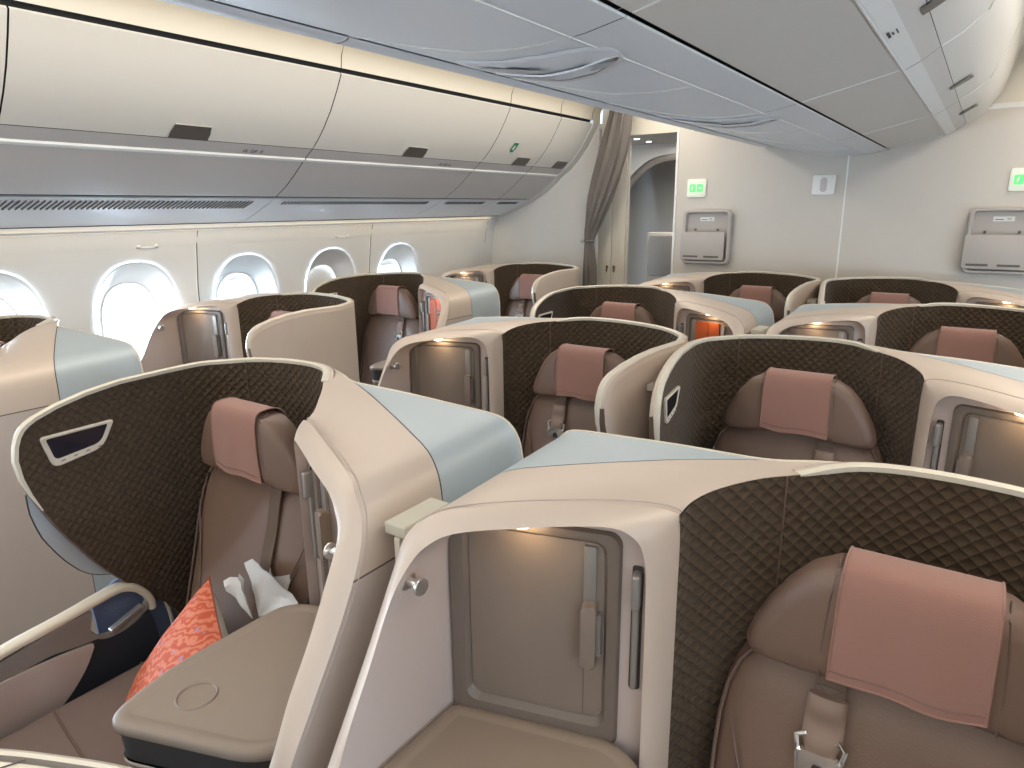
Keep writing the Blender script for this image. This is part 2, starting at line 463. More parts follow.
    # horizontal seam on the side
    for z in (1.083, 1.0865):
        bmesh.ops.bisect_plane(cream, geom=cream.verts[:]+cream.edges[:]+cream.faces[:], plane_co=(0, 0, z), plane_no=(0, 0, 1), dist=1e-6)
    me = bpy.data.meshes.new('console_hull')
    for f in cream.faces:
        c = f.calc_center_median(); f.smooth = True
        f.material_index = 1 if 1.083 < c.z < 1.0865 and c.x > .47 else (2 if c.z < 1.083 else 0)
    base = len(cream.faces)
    mp = {v: cream.verts.new(v.co-v.normal*.0012) for v in gapb.verts}
    for f in gapb.faces:
        nf = cream.faces.new([mp[v] for v in f.verts]); nf.material_index = 1
    cream.to_mesh(me); me.materials.append(M['cream']); me.materials.append(M['seam']); me.materials.append(M['side_beige']); smooth(me, 35); D['hull'] = me
    me = bpy.data.meshes.new('blue_panel'); blue.to_mesh(me); me.materials.append(M['blue']); smooth(me, 35); D['blue'] = me
    for b_ in (bm, cream, blue, gapb): b_.free()
    # rear edge bead
    mb = MB(); mb.tube([q+Vector((0, .001, -.001)) for q in RB[:-1]]+[r+Vector((0, .001, -.001)) for r in Rr]+[Vector((.526, .051, z)) for z in (1.0, .8, .5, .02)], .0038, 'rim', 8)
    D['bead'] = mb.mesh('edge_bead')
    # alcove back panel: plane frame
    ex = Vector((.280, -.079, 0)).normalized(); ez = Vector((0, 0, 1)); ey = Vector((ex.y, -ex.x, 0))   # ey points out to the passenger
    org = Vector((.198, -.2685, 0))+ey*.0005
    AX = (org, ex, ez, ey)
    def P(a, z, h=0): return org+ex*a+ez*z+ey*h
    mb = MB()
    # plain panel behind everything
    V = [P(-.047, .5, 0), P(.30, .5, 0), P(.30, 1.17, 0), P(.25, 1.196, 0), P(.12, 1.218, 0), P(.0, 1.222, 0), P(-.03, 1.208, 0), P(-.047, 1.17, 0)]
    mb.add(V, [tuple(range(8))], 'mauve')
    D['back_panel'] = mb.mesh('back_panel')
    mb = MB()
    out = rrect(0, .80, .300, 1.203, .022, 6)
    lay = [(0, 0, .001), (.004, .0, .011), (.012, .0, .013), (.022, .0, .012), (.028, .0, .0015)]
    rr_ = []
    for d_, _, h_ in lay:
        x0, x1 = 0+d_*.95, .300-d_*1.35; z0, z1 = .80+d_*1.9, 1.203-d_*.75
        rr_.append([P(a, z, h_) for a, z in rrect(x0, z0, x1, z1, .022, 6)])
    mb.grid(rr_, 'taupe_dark', cv=True)
    D['surround'] = mb.mesh('cupboard_surround', 30)
    mb = MB(); mb.prism(rrect(.028, .856, .261, 1.180, .019, 6), .0, .004, 'taupe', .0015, axes=AX)
    mb.prism([(.0585, .858), (.0600, .858), (.0600, 1.179), (.0585, 1.179)], .0038, .0044, 'seam', 0, axes=AX)
    D['door'] = mb.mesh('cupboard_door', 30)
    mb = MB()
    mb.prism(round_poly([(.040, 1.075), (.060, 1.075), (.060, 1.176), (.040, 1.176)], .003), .004, .011, 'grey_metal', .002, axes=AX)
    mb.prism(round_poly([(.036, .962), (.061, .962), (.061, 1.078), (.036, 1.078)], .008), .004, .028, 'taupe', .006, axes=AX)
    mb.prism(round_poly([(.0295, .985), (.036, .985), (.036, 1.06), (.0295, 1.06)], .001), .004, .018, 'grey_metal', .001, axes=AX)
    D['door_handle'] = mb.mesh('door_handle', 40)
    # coat hook on the mauve wall
    mb = MB(); hp = Vector((.4905, -.455, 1.118)); hd = Vector((-.99, -.08, -.02)).normalized()
    mb.tube([hp+hd*.0, hp+hd*.004], .017, 'chrome', 20); mb.tube([hp, hp+hd*.032], .0075, 'chrome', 14)
    mb.tube([hp+hd*.030, hp+hd*.033, hp+hd*.037, hp+hd*.038], [.0125, .0145, .0145, .0125], 'chrome', 20)
    D['hook'] = mb.mesh('coat_hook', 40)
    # lamp switch slot on post
    mb = MB()
    AXs = (org, ex, ez, ey)
    mb.prism(rrect(-.034, .925, -.016, 1.150, .005, 4), -.004, .0015, 'side_dark', .0008, axes=AXs)
    mb.prism(rrect(-.030, .930, -.019, 1.10, .004, 4), .0, .012, 'grey_metal', .003, axes=AXs)
    mb.prism(rrect(-.032, 1.080, -.018, 1.143, .006, 4), .0, .024, 'grey_metal', .005, axes=AXs)
    D['slot'] = mb.mesh('reading_lamp_stalk', 40)
    # alcove lamp
    mb = MB(); c = Vector((.335, -.350, 1.2165))
    mb.tube([c, c+Vector((0, 0, -.003))], .017, 'lamp', 20)
    D['lamp'] = mb.mesh('alcove_lamp')
    # table / side console
    T = [(.112, -.325), (.190, -.276), (.484, -.354), (.487, -.63), (.15, -.748), (.108, -.60)]
    T = T[::-1]
    tp = round_poly(T, [.2, .055, .09, .03, .04, .04], 7)
    def inset(P_, d_):
        c_ = Vector((sum(p[0] for p in P_)/len(P_), sum(p[1] for p in P_)/len(P_)))
        out = []; m_ = len(P_)
        for i in range(m_):
            a = Vector(P_[i-1]); b = Vector(P_[(i+1) % m_]); t = (b-a); t = Vector((t.y, -t.x))
            if t.length < 1e-9: t = Vector((0, 0))
            else: t.normalize()
            q = Vector(P_[i]); 
            if (c_-q).dot(t) < 0: t = -t
            out.append(tuple(q+t*d_))
        return out
    mb = MB(); rings = []
    for d_, z in ((.004, .802), (0, .806), (0, .818), (.004, .823), (.014, .8245), (.024, .824), (.028, .8225), (.032, .8222)):
        rings.append([Vector((a, b, z)) for a, b in (inset(tp, d_) if d_ else tp)])
    mb.grid(rings, 'tabletop', cv=True)
    V = [p for p in rings[-1]]; mb.add(V, [tuple(range(len(V)))], 'tabletop')
    # cup ring
    cc = Vector((.232, -.612, .8226))
    ring = []
    for rr, z in ((.038, 0), (.0365, .0028), (.0345, .0028), (.033, 0)):
        ring.append([cc+Vector((rr*math.cos(2*PI*i/48), rr*math.sin(2*PI*i/48), z)) for i in range(48)])
    mb.grid(ring, 'tabletop', cv=True)
    D['table'] = mb.mesh('console_top', 50, recalc=True)
    mb = MB()
    r1 = inset(tp, .008); r2 = inset(tp, .012); r3 = inset(tp, .03)
    mb.grid([[Vector((a, b, .804)) for a, b in r1], [Vector((a, b, .742)) for a, b in r2]], 'side_dark', cv=True)
    mb.grid([[Vector((a, b, .742)) for a, b in r1], [Vector((a, b, .736)) for a, b in r1], [Vector((a, b, .73)) for a, b in r2]], 'rim', cv=True)
    mb.grid([[Vector((a, b, .733)) for a, b in r2], [Vector((a, b, .02)) for a, b in r3]], 'taupe', cv=True)
    D['table_base'] = mb.mesh('console_base', 50)
    # control panel on the lining (wing)
    def W(v, z, h=0): return Vector((side_u(v)+h, v, z))
    pv = [(-.540, 1.176), (-.352, 1.170), (-.392, 1.104), (-.520, 1.092)]
    o1 = round_poly(pv, [.012, .012, .03, .02], 5)
    i1 = round_poly([(-.527, 1.168), (-.372, 1.163), (-.397, 1.120), (-.513, 1.112)], [.006, .006, .02, .012], 5)
    mb = MB()
    mb.grid([[W(a, b, .0) for a, b in o1], [W(a, b, .006) for a, b in o1], [W(a, b, .009) for a, b in inset(o1, .003)], [W(a, b, .007) for a, b in i1]], 'rim', cv=True)
    mb.add([W(a, b, .0068) for a, b in i1], [tuple(range(len(i1)))], 'glass_dark')
    for k in range(4): 
        v_ = -.500+k*.031; mb.tube([W(v_, 1.1055+.002*k, .0085), W(v_+.009, 1.1065+.002*k, .0085)], .0012, 'label_dark', 5)
    D['control'] = mb.mesh('control_panel', 30)
    # arm rest / low inner door at seat side
    mb = MB()
    xo = -.505
    top = [(-.98, .615), (-.86, .635), (-.694, .668), (-.56, .683), (-.44, .700), (-.40, .698), (-.365, .675), (-.338, .635), (-.335, .60)]
    tp3 = [Vector((xo, a, b)) for a, b in catmull([(a, b, 0) for a, b in top], 4) for _ in (0,)] if False else [Vector((xo, p.x, p.y)) for p in catmull([(a, b, 0) for a, b in top], 4)]
    rows = []
    for i, p in enumerate(tp3):
        t = (tp3[min(i+1, len(tp3)-1)]-tp3[max(0, i-1)]).normalized(); nrm_ = Vector((1, 0, 0)).cross(t)
        rows.append([p+Vector((x, 0, 0))+nrm_*y for x, y in ((-.018, -.008), (-.020, .0), (-.015, .008), (0, .010), (.015, .007), (.019, -.002), (.016, -.010), (0, -.011))])
    V, Fq = grid_data(rows, False, True); Fq.append(tuple(range(8))); Fq.append(tuple(range(len(V)-8, len(V)))[::-1]); mb.add(V, Fq, 'rim')
    D['arm_rail'] = mb.mesh('armrest_rail', 60, recalc=True)
    mb = MB()
    # loop under rail (hand grip)
    lp = [Vector((xo, p.x, p.y)) for p in catmull([(-.62, .640, 0), (-.56, .612, 0), (-.50, .590, 0), (-.455, .575, 0), (-.41, .580, 0), (-.36, .605, 0), (-.337, .625, 0)], 5)]
    mb.tube(lp, [.012]*len(lp), 'armgrey', 8)
    body = round_poly([(-.98, .60), (-.70, .655), (-.60, .665), (-.50, .672), (-.512, .605), (-.47, .575), (-.40, .575), (-.345, .60), (-.325, .45), (-.36, .34), (-.98, .34)][::-1], .02, 3)
    mb.prism(body, -.014, .014, 'navy', .003, axes=((xo, 0, 0), (0, 1, 0), (0, 0, 1), (-1, 0, 0)))
    gb = round_poly([(-.98, .60), (-.70, .652), (-.60, .668), (-.49, .68), (-.505, .62), (-.48, .592), (-.53, .596), (-.60, .608), (-.68, .603), (-.98, .54)], .012, 4)
    mb.prism(gb, -.019, .019, 'armgrey', .004, axes=((xo, 0, 0), (0, 1, 0), (0, 0, 1), (-1, 0, 0)))
    pad = round_poly([(-.98, .575), (-.80, .600), (-.66, .603), (-.555, .596), (-.50, .588), (-.53, .53), (-.58, .475), (-.64, .435), (-.72, .40), (-.98, .36)], [.01, .05, .05, .03, .01, .05, .05, .05, .05, .01], 5)
    mb.prism(pad, .016, .026, 'mauve', .006, axes=((xo, 0, 0), (0, 1, 0), (0, 0, 1), (1, 0, 0)))
    mb.prism(round_poly([(-.455, .585), (-.365, .617), (-.365, .628), (-.455, .597)], .003), .0, .02, 'chrome', .003, axes=((xo, 0, 0), (0, 1, 0), (0, 0, 1), (1, 0, 0)))
    D['arm_panel'] = mb.mesh('armrest_panel', 40)
    return D

def seat_meshes():
    D = {}
    cu = -.197
    # backrest: lofted cushion
    def cushion(name, rows_, key, ang=60):
        mb = MB(); V, Fq = grid_data(rows_, False, True); Fq.append(tuple(range(len(rows_[0])))[::-1]); Fq.append(tuple(range(len(V)-len(rows_[0]), len(V))))
        mb.add(V, Fq, key); return mb.mesh(name, ang, recalc=True)
    # width profile over z
    def ring(hw, z, vfront, th, n=40, sq=4.0, dent=0):
        out = []
        for i in range(n):
            a = 2*PI*i/n; c, s = math.cos(a), math.sin(a)
            x = hw*math.copysign(abs(c)**(2/sq), c); y = math.copysign(abs(s)**(2/3.0), s)
            yy = vfront+th/2+y*th/2
            if s < 0: yy += .012*(abs(x)/hw)**2.5 + dent*math.exp(-((abs(x)-hw*.62)/.02)**2)
            out.append(Vector((cu+x, yy, z)))
        return out
    rows = []
    for z, hw in ((.46, .235), (.55, .245), (.65, .25), (.75, .255), (.82, .258), (.88, .258), (.93, .252), (.97, .240), (.995, .225), (1.012, .20), (1.02, .16)):
        vfr = interp([(.46, -.34), (.75, -.245), (1.02, -.165)], z); th = .105 if z < .99 else .105*(1.02-z+.012)/.04
        if z > .99: vfr += .012
        rows.append(ring(hw, z, vfr, max(.03, th)))
    D['backrest'] = cushion('backrest', rows, 'leather')
    # piping along both sides of the backrest front
    for sg in (-1, 1):
        mb = MB(); pts = []
        for z, hw in ((.55, .240), (.65, .245), (.75, .25), (.82, .253), (.88, .253), (.93, .247), (.97, .234), (.995, .215)):
            pts.append(Vector((cu+sg*(hw-.002), interp([(.46, -.34), (.75, -.245), (1.02, -.165)], z)+.028, z)))
        mb.tube(pts, .0035, 'leather_dark', 6)
        # stitched crease lines fanning at the lower side
        for k in range(3):
            p = [Vector((cu+sg*(.235-.02*k-.06*t), interp([(.46, -.34), (.75, -.245), (1.02, -.165)], .90-.07*k-.16*t)+.002+.01*(1-t), .90-.07*k-.16*t)) for t in (0, .25, .5, .75, 1)]
            mb.tube(p, [.0005, .002, .0025, .002, .0005], 'leather_dark', 5)
        D['piping' if sg < 0 else 'piping2'] = mb.mesh('piping')
    # headrest
    prof = [(-.222, 1.035), (-.214, 1.062), (-.196, 1.10), (-.170, 1.142), (-.142, 1.174), (-.108, 1.194), (-.06, 1.2035), (0, 1.205)]
    outl = prof+[(-x, z) for x, z in prof[::-1][1:]]+[(.222, 1.020), (.212, 1.008), (.15, 1.010), (.06, 1.020), (0, 1.022), (-.06, 1.020), (-.15, 1.010), (-.212, 1.008), (-.222, 1.020)]
    rows = []
    cz = 1.10
    for d_, v_ in ((.030, -.205), (.014, -.202), (.005, -.196), (.0, -.186), (0, -.145), (.006, -.125), (.03, -.118)):
        r_ = []
        for x, z in outl:
            q = Vector((x, z-cz)); l = q.length; q = q*(max(0, l-d_)/l)
            vv = v_+.022*(abs(q.x)/.222)**2 if v_ < -.15 else v_
            r_.append(Vector((cu+q.x, vv, cz+q.y)))
        rows.append(r_)
    mb = MB(); V, Fq = grid_data(rows, False, True)
    m_ = len(outl); mb.add(V, Fq, 'leather')
    # front fill: inner rings towards centre
    inner_rows = [rows[0]]
    for f in (.8, .6, .4, .2, .02):
        inner_rows.append([Vector((cu+(p.x-cu)*f, -.208+.018*(abs(p.x-cu)*f/.2)**2-.002*(1-f), cz+(p.z-cz)*f)) for p in rows[0]])
    mb.grid(inner_rows, 'leather', cv=True)
    back = rows[-1]; mb.add(back, [tuple(range(len(back)))], 'leather')
    for sg in (-1, 1):   # stitched seams beside the cloth
        mb.tube([Vector((cu+sg*x, y, z)) for x, y, z in ((.108, -.200, 1.02), (.108, -.203, 1.08), (.104, -.203, 1.15), (.10, -.196, 1.186), (.10, -.17, 1.203))], .0016, 'leather_dark', 5)
    D['headrest'] = mb.mesh('headrest', 50)
    # cloth: path over the headrest
    pth = [(-.105, 1.10), (-.109, 1.17), (-.115, 1.19), (-.128, 1.205), (-.150, 1.211), (-.178, 1.211), (-.196, 1.205), (-.205, 1.19), (-.210, 1.165), (-.2125, 1.12), (-.2135, 1.09), (-.2135, 1.06), (-.213, 1.037)]
    pc = catmull([(a, b, 0) for a, b in pth], 3)
    rows = []
    for k, p in enumerate(pc):
        s = k/(len(pc)-1); r_ = []
        for j in range(15):
            x = -.091+.182*j/14
            flare = 1+.05*max(0, s-.5)*2
            ripple = .0022*math.sin(j*.9+s*4)*max(0, s-.55)*2
            dz = -.004*math.sin(j*.45)*max(0, s-.6)*2.5-(.010*(j/14) if s > .9 else 0)*(s-.9)*10
            cur = .010*(abs(x)/.1)**2*max(0, s-.45)
            r_.append(Vector((cu+x*flare, p.x-ripple+cur, p.y+dz)))
        rows.append(r_)
    mb = MB(); mb.grid(rows, 'cloth')
    for j in (0, 14): mb.tube([r[j] for r in rows], .0018, 'cloth', 5)
    mb.tube(rows[-1], .0018, 'cloth', 5)
    mb.tube([Vector((p.x, p.y-.001, p.z+.014)) for p in rows[-1]], .0009, 'leather_dark', 4)
    D['cloth'] = mb.mesh('headrest_cloth', 60)
    # belts
    def belt(zlo, key, w=.021, uc=-.105):
        mb = MB(); rows = []
        zz = [1.03-(1.03-zlo)*i/14 for i in range(15)]
        for z in zz:
            v = interp([(.46, -.34), (.75, -.245), (1.02, -.165)], z)-.004-.002*math.sin(z*40)
            rows.append([Vector((uc-w, v+.002, z)), Vector((uc-w, v-.002, z)), Vector((uc+w, v-.002, z)), Vector((uc+w, v+.002, z))])
        mb.grid(rows, key, cv=True); return mb
    mb = belt(.90, 'belt')
    # X stitching
    v0 = -.195
    for a, b in (((-.024, .995), (.014, .97)), ((-.024, .97), (.014, .995)), ((-.024, .995), (.014, .995)), ((-.024, .97), (.014, .97))):
        f = lambda q: Vector((-.100+q[0], interp([(.46, -.34), (.75, -.245), (1.02, -.165)], q[1])-.0075, q[1]))
        mb.tube([f(a), f(b)], .0008, 'side_dark', 4)
    # padded sleeve
    rows = []
    for i in range(12):
        t = i/11; z = .985-.080*t; v = interp([(.46, -.34), (.75, -.245), (1.02, -.165)], z)-.012; bl = .007+.004*math.sin(t*9)
        hw = .028-.006*max(0, t-.75)*4
        rows.append([Vector((-.105+hw*math.cos(a), v+bl*math.sin(a)-.002, z)) for a in [2*PI*k/16 for k in range(16)]])
    V, Fq = grid_data(rows, False, True); Fq.append(tuple(range(16))); Fq.append(tuple(range(len(V)-16, len(V)))); mb.add(V, Fq, 'belt_pad')
    D['belt'] = mb.mesh('seat_belt', 50)
    mb = MB(); vb = interp([(.46, -.34), (.75, -.245), (1.02, -.165)], .90)-.016
    AXb = ((-.105, vb, .037), (1, 0, 0), (0, 0, 1), (0, -1, .0))
    mb.prism(round_poly([(-.030, .828), (.030, .828), (.034, .862), (.020, .868), (-.020, .868), (-.034, .862)], .004), -.005, .005, 'buckle', .002, axes=AXb)
    for sg in (-1, 1): mb.tube([Vector((-.105+sg*.030, vb, .899)), Vector((-.105+sg*.034, vb+.003, .922)), Vector((-.105+sg*.020, vb+.004, .930))], .004, 'buckle', 6)
    mb.prism(round_poly([(-.011, .832), (.011, .832), (.006, .850), (-.006, .850)], .003), .005, .0065, 'side_dark', 0, axes=AXb)
    D['buckle'] = mb.mesh('buckle', 40)
    D['belt_long'] = belt(.53, 'belt', .021, -.085).mesh('seat_belt')
    # seat cushion
    mb = MB(); mb.box((cu-.245, -.88, .33), (cu+.255, -.26, .50), 'seatpad', .035, 4)
    for v_ in (-.42, -.64): mb.tube([Vector((cu-.23, v_, .4995)), Vector((cu, v_-.03, .502)), Vector((cu+.24, v_, .4995))], .003, 'leather_dark', 6)
    D['cushion'] = mb.mesh('seat_cushion', 60)
    mb = MB(); mb.box((cu-.23, -.86, .02), (cu+.24, -.10, .33), 'taupe_dark', .015, 2); D['base'] = mb.mesh('seat_base')
    return D

def mirrored(me):
    m = me.copy()
    for v in m.vertices: v.co.x = -v.co.x
    m.flip_normals(); return m

PD = pod_meshes(); SD = seat_meshes()
PDm = {k: mirrored(v) for k, v in PD.items()}; SDm = {k: mirrored(v) for k, v in SD.items()}

POD_PARTS = [('wing_shell', 'outer', None, None), ('quilted_lining', 'lining', None, 'dark brown diamond-quilted lining'), ('lining_seam', 'seam_cord', 'quilted_lining', None), ('lining_seam', 'seam_cord2', 'quilted_lining', None),
 ('rim_trim', 'rim', None, 'ivory rim trim'), ('accent_strip', 'accent', None, 'blue accent strip'),
 ('console_hull', 'hull', None, None), ('blue_panel', 'blue', None, 'powder blue console panel'), ('edge_bead', 'bead', None, None),
 ('alcove_frame', 'frame', None, None), ('frame_groove', 'frame_groove', 'alcove_frame', None), ('alcove_lining', 'alcove', None, None),
 ('alcove_back', 'back_panel', None, None), ('cupboard_surround', 'surround', None, 'taupe cupboard surround'), ('cupboard_door', 'door', None, 'taupe cupboard door'), ('door_handle', 'door_handle', 'cupboard_door', None),
 ('coat_hook', 'hook', None, 'round metal coat hook'), ('reading_lamp', 'slot', None, 'grey metal reading lamp stalk'), ('alcove_lamp', 'lamp', None, 'small warm lamp in the alcove ceiling'),
 ('console_top', 'table', None, 'taupe console top with a cup ring'), ('console_base', 'table_base', None, None),
 ('control_panel', 'control', None, 'dark glass control panel in an ivory bezel'), ('armrest_rail', 'arm_rail', None, None), ('armrest_panel', 'arm_panel', None, None)]
SEAT_PARTS = [('backrest', 'backrest', None, None), ('piping', 'piping', 'backrest', None), ('piping', 'piping2', 'backrest', None), ('headrest', 'headrest', None, None), ('headrest_cloth', 'cloth', 'headrest', 'dusty rose headrest cloth'),
 ('seat_belt', 'belt', None, None), ('buckle', 'buckle', 'seat_belt', 'shiny metal buckle'), ('seat_cushion', 'cushion', None, None), ('seat_base', 'base', None, None)]

COLX = {'A': -A0, 'D': -C0, 'G': C0}
def typ(c, r):
    t = 1 if r % 2 == 1 else -1
    return -t if c == 'G' else t
SIDE = {'A': 'window', 'D': 'left middle', 'G': 'right middle'}
DESC = {
 ('A', 1): ('rose-beige seat pod cut off by the left edge of the photo, below the first window', 'brown seat almost hidden in the pod at the left edge of the photo'),
 ('A', 2): ('window-side pod with closed cupboard and plain cream wing, beside the second bright window', 'seat mostly hidden behind a plain cream wing, beside the second window'),
 ('A', 3): ('window-side pod with an orange booklet in its alcove and its quilted shell against the windows', 'window-side seat with a pale pink cloth fully in view beside the orange booklet'),
 ('A', 4): ('farthest window-side pod, right in front of the pale bulkhead left of the curtain', 'farthest window-side seat with a pink cloth, left of the curtain'),
 ('D', 1): ('large front left pod, control panel on its quilted wing, orange cushion inside', 'brown seat at the front left holding the orange cushion, headrest cloth folded over it'),
 ('D', 2): ('pod with coat hook and lit alcove directly behind the large front left pod', 'brown seat with a metal belt buckle, directly behind the large front left pod'),
 ('D', 3): ('centre pod with an orange booklet in its alcove, behind the lit alcove pod', 'middle seat left of the larger orange booklet, only its headrest in view'),
 ('D', 4): ('farthest pod under the left document pocket, against the bulkhead', 'farthest centre seat just under the bulkhead, left of the white wall seam'),
 ('G', 1): ('largest pod at the front right with open alcove, coat hook and taupe cupboard', 'largest seat, cut off by the lower right corner of the photo'),
 ('G', 2): ('pod with the small control panel on its left wing, directly behind the largest front pod', 'brown seat with a wide dome headrest, directly behind the largest front pod'),
 ('G', 3): ('pod cut off by the right edge with a narrow lit alcove, second from the bulkhead', 'seat cut by the right edge of the photo, second from the bulkhead'),
 ('G', 4): ('farthest pod on the right, directly under the right document pocket', 'farthest seat on the right, only the top of its pink cloth showing'),
}
def build(parts, D, root):
    made = {}
    for name, key, par, lab in parts:
        p = made[par] if par else root
        o = bpy.data.objects.new(name, D[key]); COL.objects.link(o); o.parent = p; made[name] = o
        if lab: o['label'] = lab
    return made

def copy_tree(src, parent=None):
    c = src.copy(); COL.objects.link(c)
    if parent: c.parent = parent
    for ch in [o for o in src.children]: copy_tree(ch, c)
    return c
proto = {}
def place(kind, c, r):
    t = typ(c, r); loc = (COLX[c], Y1+(r-1)*PITCH, 0)
    key = (kind, t)
    if key in proto: root = copy_tree(proto[key]); root.location = loc
    else:
        root = empty('seat_pod' if kind == 'pod' else 'cabin_seat', loc)
        D = (PD if t == 1 else PDm) if kind == 'pod' else (SD if t == 1 else SDm)
        build(POD_PARTS if kind == 'pod' else SEAT_PARTS, D, root); proto[key] = root
    tag(root, DESC[(c, r)][0 if kind == 'pod' else 1], 'seat pod' if kind == 'pod' else 'seat', 'seat pods in the cabin' if kind == 'pod' else 'brown leather seats in the pods')
    return root
PODS = {}; SEATS = {}
for r in (1, 2, 3, 4):
    for c in 'ADG':
        PODS[c, r] = place('pod', c, r); SEATS[c, r] = place('seat', c, r)
# the front left seat wears its belt without a buckle in view
for o in list(SEATS['D', 1].children):
    if o.name.startswith('seat_belt'):
        for ch in list(o.children): bpy.data.objects.remove(ch)
        o.data = SD['belt_long']

def spot_lamp(c, r, e=.5):
    t = typ(c, r)
    l = bpy.data.lights.new('alcove_light', 'POINT'); l.energy = e; l.color = (1, .72, .42); l.shadow_soft_size = .012
    o = bpy.data.objects.new('alcove_light', l); COL.objects.link(o); o.location = (COLX[c]+t*.335, Y1+(r-1)*PITCH-.350, 1.203)
for r in (1, 2, 3, 4):
    for c in 'ADG': spot_lamp(c, r, .22)

# dividers between the middle pods, one per row
DIV = ['low beige divider between the two large front pods', 'low beige divider hidden between the second pair of middle pods', 'low beige divider beside the orange booklet alcove, between middle pods', 'low beige divider between the two farthest middle pods']
d0 = None
for r in (1, 2, 3, 4):
    if d0 is None:
        mb = MB(); 
        mb.prism(round_poly([(-.40, .02), (.02, .02), (.02, 1.08), (-.27, 1.10), (-.285, 1.150), (-.40, 1.150)], .01), -.006, .006, 'bulk', 0, axes=((0, 0, 0), (0, 1, 0), (0, 0, 1), (1, 0, 0)))
        ro = empty('divider', (0, Y1, 0)); d0 = ro; link('divider_panel', mb.mesh('divider_panel'), ro)
        mb = MB(); mb.box((-.024, -.405, 1.152), (.024, -.282, 1.174), 'divider_cap', .004, 3); link('divider_cap', mb.mesh('divider_cap'), ro)
    else: ro = copy_tree(d0); ro.location = (0, Y1+(r-1)*PITCH, 0)
    tag(ro, DIV[r-1], 'divider', 'dividers between the middle pods')

# orange booklets in the cupboards of row three
def booklet(c, r, label):
    t = typ(c, r); mb = MB()
    ex = Vector((t*.280, -.079, 0)).normalized(); ey = Vector((-t*.2716, -.9624, 0)).normalized()
    org = Vector((t*.198, -.2685, 0))
    AX = (org+ey*.006, ex, Vector((0, 0, 1)), ey)
    mb.prism([(.062, .862), (.19, .862), (.19, 1.172), (.062, 1.172)], 0, .012, 'orange', .002, axes=AX)
    mb.prism([(.130, .863), (.137, .863), (.137, 1.171), (.130, 1.171)], .012, .0135, 'orange_dark', 0, axes=AX)
    mb.prism([(.198, .863), (.216, .863), (.216, 1.165), (.198, 1.165)], 0, .008, 'mauve', 0, axes=AX)
    o = link('booklet', mb.mesh('booklet')); o.location = (COLX[c], Y1+(r-1)*PITCH, 0)
    tag(o, label, 'booklet', 'orange booklets in the alcoves')
booklet('D', 3, 'orange booklet standing in the alcove of the third pod in the left middle column')
booklet('A', 3, 'orange booklet standing in the alcove of the window-side pod near the curtain')

# pillow on the front left seat
def pillow():
    mb = MB(); n = 22; S = .225
    for sg in (1, -1):
        rows = []
        for i in range(n+1):
            r_ = []
            for j in range(n+1):
                a = -1+2*i/n; b = -1+2*j/n; a = math.copysign(abs(a)**.8, a); b = math.copysign(abs(b)**.8, b)
                e = max(0, (1-a**2))*max(0, (1-b**2)); h = .085*e**.5
                pin = 1-.07*(1-abs(a))**1.0*0 - .05*(1-a*a)*(abs(b)**3) - .0
                pin2 = 1-.05*(1-b*b)*(abs(a)**3)
                x = a*S*pin2; y = b*S*pin
                nz = noise.noise(Vector((x*12, y*12, sg*3)))*.010*e**.5
                r_.append(Vector((x, y, sg*(h+nz))))
            rows.append(r_)
        mb.grid(rows if sg > 0 else rows[::-1], 'pillow' if sg > 0 else 'closet')
    e = [(-1+2*i/n) for i in range(n+1)]
    loop = [Vector((a*S, -S*(1-.05*(1-a*a)), 0)) for a in e]+[Vector((S*(1-.05*(1-a*a)), a*S, 0)) for a in e[1:]]+[Vector((a*S, S*(1-.05*(1-a*a)), 0)) for a in e[::-1][1:]]+[Vector((-S*(1-.05*(1-a*a)), a*S, 0)) for a in e[::-1][1:]]
    mb.tube(loop, .0022, 'orange_dark', 5, cap=False)
    o = link('throw_pillow', mb.mesh('throw_pillow', 70))
    return o
pl = pillow()
pl.location = (-C0-.106, Y1-.492, .536)
zax = Vector((-.215, -.839, .501)).normalized()           # patterned face looks up and forward
diag = Vector((-.31, .545, .78)); diag = (diag-zax*diag.dot(zax)).normalized()   # one corner points up and back
oth = zax.cross(diag); xax = (diag+oth).normalized(); yax = zax.cross(xax)
pl.matrix_world = Matrix.Translation(pl.location) @ Matrix((xax, yax, zax)).transposed().to_4x4()
tag(pl, 'orange patterned square cushion lying on the front left seat beside the taupe console top', 'cushion')

# crumpled plastic bag
mb = MB(); M['bag'] = mat('white_plastic_bag', (.66, .65, .64), .35, trans=.1)
def fan(cx, cy, cz0, a0, a1, rad, lean, nf, ph):
    rows = []
    for i in range(nf*4+1):
        t = i/(nf*4); a = math.radians(a0+(a1-a0)*t); row = []
        for k in range(9):
            f = k/8; zz = math.sin(i*PI/3+ph)*.012*f+noise.noise(Vector((i*.35, k*.5, ph)))*.014*f
            rr = rad*f*(1+.06*math.sin(i*1.7+ph))
            row.append(Vector((cx+rr*math.sin(a), cy+zz+lean*rr, cz0+rr*math.cos(a))))
        rows.append(row)
    mb.grid(rows, 'bag'); mb.grid([[p+Vector((0, .0015, 0)) for p in r] for r in rows[::-1]], 'bag')
fan(-.03, 0, -.05, -30, 62, .135, .15, 2, .4)
fan(-.035, -.015, -.05, -62, -8, .115, -.05, 2, 1.9)
fan(-.03, .02, -.05, -50, 40, .105, .3, 3, 3.1)
o = link('plastic_bag', mb.mesh('plastic_bag', 25)); o.location = (-C0-.020, Y1-.29, .758)
tag(o, 'crumpled white plastic bag on the front left seat behind the console top', 'bag')
o['label'] = 'crumpled white plastic bag tucked between the front left seat back and its console top'

